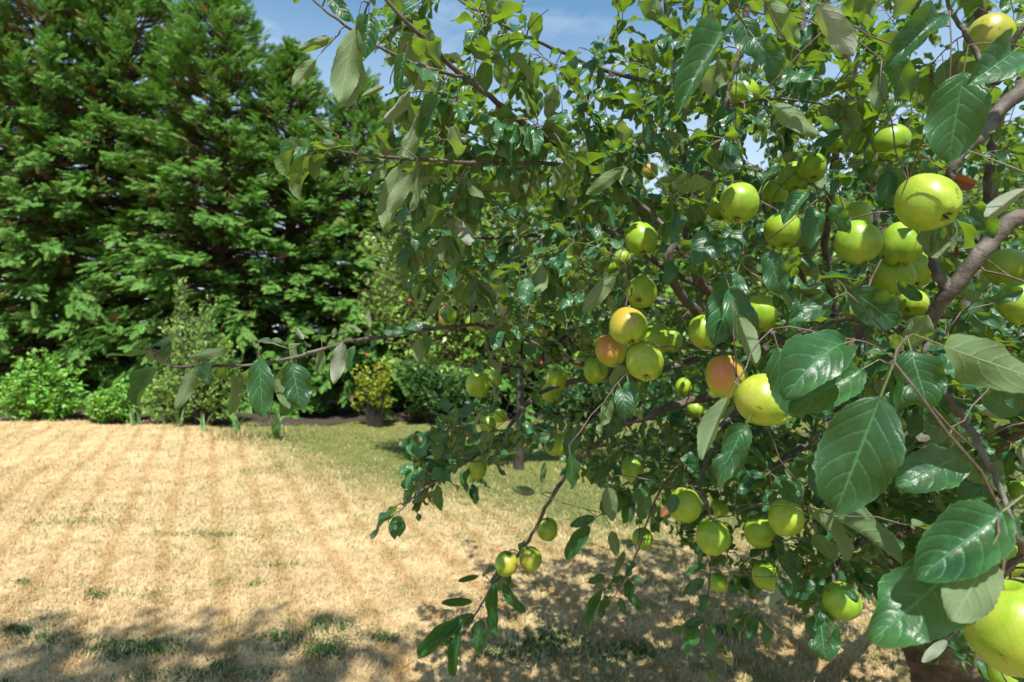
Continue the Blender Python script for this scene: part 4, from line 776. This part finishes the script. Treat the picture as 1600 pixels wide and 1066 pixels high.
# ---- hand-placed leaves: base px, tip px, depth, depth change to tip, facing (+ top towards camera, - underside), template, roll, width factor
HERO = [
 (405, 560, 410, 652, .78, 0, 1, 0, 0, .78), (456, 566, 470, 640, .78, .0, 1, 5, 0, 1.08), (250, 574, 218, 636, .76, .02, 1, 3, 50, .8), (303, 578, 274, 640, .77, -.01, -1, 1, 10, .72), (360, 585, 357, 650, .8, .02, -1, 3, 30, .6),
 (234, 552, 166, 556, .78, -.03, -1, 7, -35, .55), (236, 541, 279, 521, .8, .02, -1, 0, -40, .6), (248, 556, 266, 541, .8, 0, 1, 0, 0, 1.0), (292, 556, 352, 536, .77, -.02, -1, 4, -30, .6), (308, 570, 336, 592, .78, -.02, 1, 5, 20, 1.1), (452, 538, 392, 532, .8, 0, -1, 7, -50, .5),
 (474, 530, 462, 512, .86, 0, -1, 3, 0, .8), (462, 562, 457, 534, .85, 0, -1, 0, 20, .8), (502, 544, 500, 586, .9, 0, -1, 0, 0, .75), (536, 536, 521, 600, .9, 0, -1, 1, 0, .75), (520, 528, 524, 512, .9, 0, -1, 0, 0, .9), (545, 508, 566, 520, .95, 0, -1, 0, 0, .7), (578, 512, 573, 482, .98, 0, -1, 0, 0, .7), (556, 540, 548, 580, .95, 0, 1, 3, 30, .7),
 (655, 527, 655, 570, 1.1, 0, -1, 0, 0, .9), (668, 495, 692, 458, 1.1, 0, -1, 0, 0, .7), (600, 515, 640, 520, 1.05, 0, 1, 2, 0, .8), (418, 655, 408, 660, .8, 0, -1, 1, 0, .9), (430, 590, 452, 640, .82, .0, -1, 0, 0, .7), (355, 570, 375, 560, .82, 0, 1, 2, 0, .8),
 (1376, 620, 1305, 802, .47, .02, 1, 0, 0, 1.02), (1502, 712, 1398, 762, .60, -.01, 1, 1, 0, 1.0), (1566, 800, 1432, 905, .46, .0, 1, 3, 0, .98), (1500, 880, 1360, 1003, .48, -.01, 1, 8, -10, .95), (1545, 865, 1487, 972, .44, -.01, -1, 0, 10, 1.15),
 (1290, 805, 1410, 885, .85, .0, -1, 3, 40, .62), (1262, 804, 1322, 878, .9, 0, -1, 6, 45, .6), (1424, 548, 1452, 640, .62, -.02, 1, 5, 0, 1.25), (1472, 540, 1648, 600, .52, .02, -1, 0, -15, .75), (1318, 537, 1226, 626, .62, -.02, 1, 4, 20, 1.0), (1345, 578, 1232, 645, .64, 0, 1, 3, 5, .9),
 (1216, 545, 1250, 655, .68, 0, 1, 0, 10, .9), (1304, 466, 1232, 504, .8, 0, 1, 8, 0, .75), (1330, 452, 1404, 508, .85, 0, 1, 0, 0, 1.1), (1152, 492, 1180, 568, .85, -.02, -1, 3, 10, .75), (1138, 622, 1098, 718, .66, -.01, -1, 3, -20, .62), (1166, 662, 1120, 758, .78, 0, 1, 5, 10, .8),
 (1152, 425, 1116, 540, .95, 0, 1, 0, 0, .9), (1140, 450, 1170, 545, .92, 0, 1, 1, -10, .8), (962, 428, 910, 488, 1.05, 0, -1, 0, 0, .7), (1204, 392, 1222, 462, .85, 0, 1, 2, 10, .9), (1112, 368, 1088, 416, .95, -.03, 1, 5, 0, 1.3), (1125, 372, 1160, 410, .95, -.03, 1, 2, 0, .9),
 (1506, 112, 1482, 255, .58, .02, 1, 0, 0, 1.1), (1582, 82, 1508, 136, .56, -.02, 1, 3, 0, .95), (1468, 28, 1380, 104, .62, 0, 1, 6, 10, .75), (1398, 88, 1424, 158, .66, 0, 1, 5, 15, 1.0), (1376, 112, 1370, 172, .75, 0, -1, 0, 0, .9), (1278, 6, 1334, 88, .62, 0, -1, 0, 10, .8), (1208, 162, 1280, 214, .68, 0, -1, 7, -10, .75),
 (1136, 42, 1058, 184, .74, -.02, 1, 3, 20, .5), (1112, 18, 1082, 114, .78, 0, -1, 1, 0, .85), (1160, 28, 1176, 88, .9, 0, 1, 0, 0, 1.2), (1178, 58, 1224, 118, .8, 0, 1, 2, 0, .95), (1196, 0, 1250, 70, .66, 0, -1, 8, 0, .8), (1604, 294, 1544, 338, .62, 0, -1, 3, -10, .7),
 (576, 22, 570, 92, .76, 0, 1, 3, 0, .95), (556, 42, 530, 162, .74, -.01, -1, 1, 0, .72), (562, 88, 533, 166, .76, 0, -1, 3, 30, .5), (516, 60, 463, 80, .8, 0, -1, 4, 0, .6), (492, 94, 456, 136, .8, 0, -1, 1, 0, .8), (518, -2, 548, 34, .78, 0, 1, 2, 0, 1.0), (534, 228, 467, 226, .84, -.02, -1, 7, -20, .55), (520, 206, 482, 182, .84, 0, -1, 0, -20, .6), (520, 234, 468, 240, .85, 0, -1, 3, -30, .5),
 (622, 260, 598, 358, .85, 0, -1, 1, 0, .7), (642, 268, 604, 336, .84, 0, -1, 0, 10, .7), (652, 276, 640, 330, .86, 0, -1, 3, 20, .6), (656, 182, 626, 248, .85, 0, -1, 2, 20, .75), (688, 148, 658, 216, .86, 0, 1, 3, 25, .6), (634, 82, 622, 148, .84, 0, 1, 3, 15, .5), (975, 262, 916, 304, .95, 0, -1, 0, 0, .65), (600, 135, 566, 150, .86, 0, -1, 3, 0, .6), (640, 140, 596, 190, .88, 0, -1, 3, 20, .6),
 (950, 760, 957, 815, 1.3, 0, -1, 0, 0, .95), (836, 770, 800, 764, 1.55, 0, -1, 0, 0, .85), (846, 755, 852, 722, 1.55, 0, -1, 0, 0, .6), (900, 668, 886, 712, 1.45, 0, 1, 0, 0, 1.1), (868, 678, 828, 690, 1.4, 0, 1, 0, 0, .75),
 (720, 985, 711, 1056, 1.54, 0, 1, 3, 20, .5), (724, 968, 655, 1026, 1.55, 0, 1, 3, 10, .55), (738, 940, 690, 942, 1.56, 0, 1, 3, 0, .5), (740, 960, 684, 996, 1.56, 0, 1, 1, 0, .6), (774, 910, 776, 978, 1.56, 0, 1, 3, 20, .55), (786, 912, 822, 955, 1.57, 0, 1, 3, 20, .55), (750, 968, 744, 1020, 1.55, 0, 1, 5, 0, .9), (762, 962, 778, 998, 1.56, 0, 1, 0, 0, .7), (748, 900, 716, 908, 1.57, 0, 1, 3, 0, .5),
 (922, 822, 886, 874, 1.45, 0, 1, 3, 10, .7), (930, 808, 890, 822, 1.5, 0, 1, 0, 0, .7), (942, 922, 920, 978, 1.56, 0, 1, 3, 20, .5), (945, 900, 918, 910, 1.56, 0, 1, 5, 0, .8), (980, 928, 1006, 952, 1.57, 0, 1, 2, 0, .8), (985, 905, 1006, 905, 1.58, 0, 1, 0, 0, .8), (976, 862, 958, 902, 1.55, 0, -1, 3, 0, .5), (968, 935, 975, 958, 1.57, 0, 1, 5, 0, 1.), (955, 830, 965, 870, 1.5, 0, -1, 0, 0, .9),
 (1100, 905, 1068, 928, 1.32, 0, 1, 0, 0, .8), (1098, 880, 1072, 898, 1.33, 0, 1, 0, 0, .8), (1100, 965, 1072, 978, 1.32, 0, 1, 0, 0, .8), (1104, 970, 1120, 992, 1.32, 0, 1, 0, 0, .7), (1108, 885, 1130, 868, 1.34, 0, 1, 3, 0, .7), (1320, 915, 1340, 942, .98, -.03, 1, 4, 0, .9), (1290, 905, 1245, 948, 1.15, 0, 1, 5, 0, .8), (1055, 772, 1048, 802, 1.16, -.01, 1, 0, 0, 1.2), (1590, 650, 1530, 610, .68, 0, 1, 0, 0, .9), (1565, 610, 1610, 640, .62, 0, 1, 1, 0, .9), (1440, 620, 1470, 668, .8, 0, 1, 0, 0, .9),
 (1420, 820, 1482, 832, .75, 0, -1, 8, 20, .5), (1540, 470, 1500, 455, .9, 0, -1, 0, 0, .9), (1600, 455, 1540, 470, .8, 0, 1, 7, -10, .7), (1520, 490, 1565, 505, .8, 0, 1, 4, 0, .7), (1440, 470, 1400, 440, .9, 0, 1, 0, 0, .7), (1530, 975, 1500, 1010, .9, 0, 1, 2, 0, .9), (1480, 1000, 1440, 1035, .7, 0, -1, 0, 0, .6), (1250, 470, 1240, 520, .88, 0, 1, 3, 0, .8), (1275, 325, 1262, 390, .85, 0, 1, 2, 0, .9), (1300, 320, 1325, 365, .8, 0, 1, 5, 0, .9), (1262, 300, 1225, 352, .82, 0, 1, 3, 25, .8), (1430, 242, 1395, 262, .8, 0, 1, 2, 0, .7), (1440, 250, 1465, 275, .78, 0, 1, 0, 0, .8), (1520, 320, 1555, 370, .75, 0, 1, 1, 0, .9),
]
hero_objs = []; HERO_C = []
hi_me = [mesh_np('leaf', V, F, MAT_LEAF, np.concatenate([A, np.zeros((len(V), 1))], -1)) for V, F, A, _, _ in HI]
dead_me = mesh_np('leaf', HI[3][0], HI[3][1], MAT_DEAD, np.concatenate([HI[3][2], np.zeros((len(HI[3][0]), 1))], -1))
g = np.random.default_rng(31)
def hero(bx, by, tx, ty, d, dd, face, k, roll, wf, dead=False):
    V, F, A, b0, t0 = HI[k]; B = P(bx, by, d); T = P(tx, ty, d + dd); ch = T - B; L = np.linalg.norm(ch)
    lc = t0 - b0; s = L / np.linalg.norm(lc); mid = (B + T) / 2; view = nrm(CAM - mid)
    lx = np.array([1.0, 0, 0]); ly = nrm(lc); lz = np.cross(lx, ly)
    wy = nrm(ch); hint = view * face; hint = np.array(Matrix.Rotation(R(roll), 3, Vector(wy)) @ Vector(hint))
    wx = nrm(np.cross(wy, hint)); wz = np.cross(wx, wy)
    Rm = np.stack([wx, wy, wz], 1) @ np.stack([lx, ly, lz], 1).T
    base_w = HI[k][0][:, 0].max() * 2; aspect = base_w / np.linalg.norm(lc); sx = s * wf * (0.55 if face > 0 else 0.48) / max(aspect, .3)
    S = np.diag([sx, s, s]); A3 = Rm @ S; off = B - A3 @ b0
    o = link('leaf', dead_me if dead else hi_me[k], TREE)
    m4 = Matrix([[*A3[0], off[0]], [*A3[1], off[1]], [*A3[2], off[2]], [0, 0, 0, 1]])
    o.matrix_local = Matrix.Translation(Vector(-TB)) @ m4
    hero_objs.append(o); HERO_C.append(((bx + tx) / 2, (by + ty) / 2, 0.28 * math.hypot(tx - bx, ty - by) * max(wf, .6) + 4, d)); return off
pet = [hero(*h) for h in HERO]
pet.append(hero(1476, 272, 1524, 288, .8, 0, 1, 3, 20, .9, True)); hero_objs[-1]['label'] = 'curled rust brown dead leaf'
pet.append(hero(1480, 365, 1502, 395, .95, 0, 1, 4, 20, .8, True)); hero_objs[-1]['label'] = 'small shrivelled brown leaf'
pet.append(hero(1052, 792, 1036, 812, 1.3, 0, 1, 4, 20, .8, True)); hero_objs[-1]['label'] = 'small shrivelled brown leaf'
for e in pet: grow(e, g, leafy=False, r_end=0.0010, rmax=0.002, fr=1.0)

# ---- leaves along the thinner stretches of the drawn branches
g = np.random.default_rng(55)
for name, rows in BR.items():
    p, r = bpts(rows, 10); tan = nrm(np.gradient(p, axis=0)); L = np.concatenate([[0], np.cumsum(np.linalg.norm(np.diff(p, axis=0), axis=1))])
    near = p[:, 1].min() < 0.95
    s = 0.0
    while s < L[-1]:
        k = min(int(np.searchsorted(L, s)), len(p) - 1)
        if r[k] < 0.0062:
            leaves_on(p[k], tan[k], s, g, 0.046 if near else 0.066)
            if g.uniform() < 0.25:
                for _ in range(3): leaves_on(p[k], tan[k], s, g, 0.060)
        s += g.uniform(0.026, 0.058) * (1.05 if near else 1)
    for _ in range(4): leaves_on(p[-1], tan[-1], 0, g, 0.07)

# ---- the rest of the crown: shoot tips spread through its volume, each joined to the nearest wood
POLY = np.array([(1750, -90), (630, -90), (560, 40), (610, 150), (585, 290), (640, 400), (660, 470), (745, 520), (770, 580), (660, 680), (640, 770), (720, 770), (790, 720), (880, 700), (910, 760), (1010, 800), (1060, 860), (1180, 910), (1260, 960), (1380, 930), (1470, 1010), (1560, 1090), (1750, 1090)], float)
def inside(x, y):
    c = False; n = len(POLY)
    for i in range(n):
        (x1, y1), (x2, y2) = POLY[i], POLY[i - 1]
        if (y1 > y) != (y2 > y) and x < (x2 - x1) * (y - y1) / (y2 - y1) + x1: c = not c
    return c
g = np.random.default_rng(91); T = []
def try_target(p, amin):
    if p[1] > 0.05:
        x, y, d = proj(p)
        if -80 < x < 1680 and -90 < y < 1150:
            if d < amin or not inside(x, y): return
            if y < 210 and 700 < x < 960 and g.uniform() < 0.72: return            # thin crown where the sky shows
            if 640 < x < 920 and 330 < y < 480 and g.uniform() < 0.62: return        # the pale tree shows through here
            if 560 < x < 700 and 60 < y < 200 and g.uniform() < 0.6: return
    elif np.linalg.norm(p - CAM) < 0.6: return
    if p[2] < 0.42: return
    if p[2] > 2.25 and (p[1] < 0.1 or proj(p)[1] < -60) and g.uniform() < 0.68: return
    T.append(p)
C0 = np.array([1.55, 1.75, 1.75])
for _ in range(4000):
    u = nrm(g.normal(size=3)) * g.uniform(0.25, 1.0) ** 0.45; p = C0 + u * np.array([2.15, 1.55, 1.55])
    if len(T) < 880: try_target(p, 0.95)
n1 = len(T)
# near the silhouette on the open side and low over the lawn, in view
for (x0, y0, sx, sy, d0, d1, n_) in ((640, 300, 55, 120, .95, 1.5, 34), (760, 200, 70, 60, 1.0, 1.5, 26), (740, 500, 50, 40, 1.1, 1.7, 12), (700, 720, 40, 40, 1.25, 1.5, 16), (800, 640, 50, 50, 1.4, 1.8, 20), (1000, 760, 80, 40, 1.4, 1.8, 12), (1240, 900, 60, 40, 1.3, 1.7, 12), (1000, 200, 130, 110, 1.0, 1.6, 50), (1300, 150, 150, 100, .9, 1.5, 60), (1350, 600, 140, 120, 1.0, 1.6, 36), (700, 60, 60, 50, .95, 1.3, 12), (1250, 560, 200, 150, 2.1, 3.2, 150), (1480, 620, 110, 140, 1.15, 1.7, 60), (1100, 690, 110, 60, 1.7, 2.6, 50), (1500, 250, 120, 160, 1.4, 2.6, 50), (1430, 880, 80, 60, 1.2, 1.7, 26), (1180, 730, 110, 45, 1.6, 2.4, 46), (1150, 330, 230, 170, 1.5, 2.6, 150), (850, 330, 110, 110, 1.2, 1.9, 50), (1420, 800, 110, 80, 1.2, 1.75, 40)):
    for _ in range(n_):
        X_, Y_ = g.normal(x0, sx), g.normal(y0, sy)
        if inside(X_, Y_): T.append(P(X_, Y_, g.uniform(d0, d1)))
T = np.array(T); d0 = np.array([np.min(((Grow.P_[:Grow.n] - t) ** 2).sum(1)) for t in T])
for k in np.argsort(d0): grow(T[k], g, leafy=True, size=0.060)
for _ in range(110):                                     # bare dead twiglets inside the crown
    i = g.integers(0, N_MAIN); tip = SK_P[i] + g.normal(0, 0.14, 3)
    X_, Y_, D_ = proj(tip)
    if tip[1] > 0.9 and inside(X_, Y_): grow(tip, g, leafy=False, r_end=.0008)
tlink('twigs', TWIG.mesh('twigs', MAT_TWIG), kind='stuff')

# ---- settle the leaves: clear those that would stand in front of the fruit or the hand-placed leaves, rank by size in view
g = np.random.default_rng(17)
LP = np.array([l[0] for l in LEAVES]); LD = np.array([l[1] for l in LEAVES]); LN = np.array([l[2] for l in LEAVES]); LS = np.array([l[3] for l in LEAVES])
mid = LP + nrm(LD) * (LS * 0.8)[:, None]; yy = np.maximum(mid[:, 1], 1e-3); sx = 800 + FPX * mid[:, 0] / yy; sy = 533 - FPX * (mid[:, 2] - 1.5) / yy
inv = (mid[:, 1] > 0.03) & (np.abs(sx - 800) < 1000) & (np.abs(sy - 533) < 720)
keep = ~(inv & (yy < 0.70)) & ~((mid[:, 1] <= 0.03) & (np.linalg.norm(mid - CAM, axis=1) < 0.35))
rr = g.uniform(0, 1, len(LP)); ext = 0.45 * LS * FPX / yy
for px, py, rad, d in AP_C:
    hit = inv & (yy < d + 0.02) & (np.hypot(sx - px, sy - py) < rad * 0.82 + ext * 0.75); keep &= ~(hit & (rr < 0.90))
for px, py, rad, d in HERO_C:
    hit = inv & (yy < d + 0.01) & (np.hypot(sx - px, sy - py) < rad + ext * 0.5); keep &= ~(hit & (rr < 0.85))
for px, py, rad in ((560, 120, 60), (455, 20, 60), (880, 60, 45), (910, 30, 40), (690, 20, 26), (500, 450, 130), (480, 760, 120), (640, 900, 60), (960, 1010, 70), (850, 960, 45), (1405, 835, 28), (255, 495, 48)):   # gaps
    keep &= ~(inv & (np.hypot(sx - px, sy - py) < rad) & (rr < 0.9))
LP, LD, LN, LS, yy, inv = LP[keep], LD[keep], LN[keep], LS[keep], yy[keep], inv[keep]; sx, sy = sx[keep], sy[keep]
# apparent size, counting only leaves that nothing nearer covers (coarse depth buffer)
size = LS * FPX / yy * inv * (sx > -10) * (sx < 1610) * (sy > -10) * (sy < 1076)
zb = np.full((45, 66), 9.0); ci = np.clip((sx / 25).astype(int), 0, 65); cj = np.clip((sy / 25).astype(int), 0, 44)
for i in np.where(size > 0)[0]: zb[cj[i], ci[i]] = min(zb[cj[i], ci[i]], yy[i])
vis = size * np.where(yy < zb[cj, ci] + 0.12, 1.0, 0.3)
n_obj = 300 - len(hero_objs); order = np.argsort(-vis); top = order[:n_obj]; rest = order[n_obj:]
F3 = frame(LD, LN)
for i in top:
    o = link('leaf', hi_me[g.integers(0, len(hi_me))], TREE); sw = g.uniform(.85, 1.15)
    A3 = F3[i] @ np.diag([LS[i] * sw, LS[i], LS[i]]); off = LP[i] - TB
    o.matrix_local = Matrix([[*A3[0], off[0]], [*A3[1], off[1]], [*A3[2], off[2]], [0, 0, 0, 1]])
acc = Acc(); kind = g.integers(0, len(LO), len(rest)); kh = g.integers(0, len(MID), len(rest))
fine = inv[rest]
for k in range(len(LO)):
    I = rest[(kind == k) & ~fine]; place_leaves(acc, g, LO[k][:3], LP[I], LD[I], LN[I], LS[I])
for k in range(len(MID)):
    I = rest[(kh == k) & fine]; place_leaves(acc, g, MID[k][:3], LP[I], LD[I], LN[I], LS[I])
tlink('leaves', acc.mesh('leaves', MAT_LEAF), kind='stuff')
print('leaves', len(LP), 'targets', len(T), 'nodes', Grow.n)
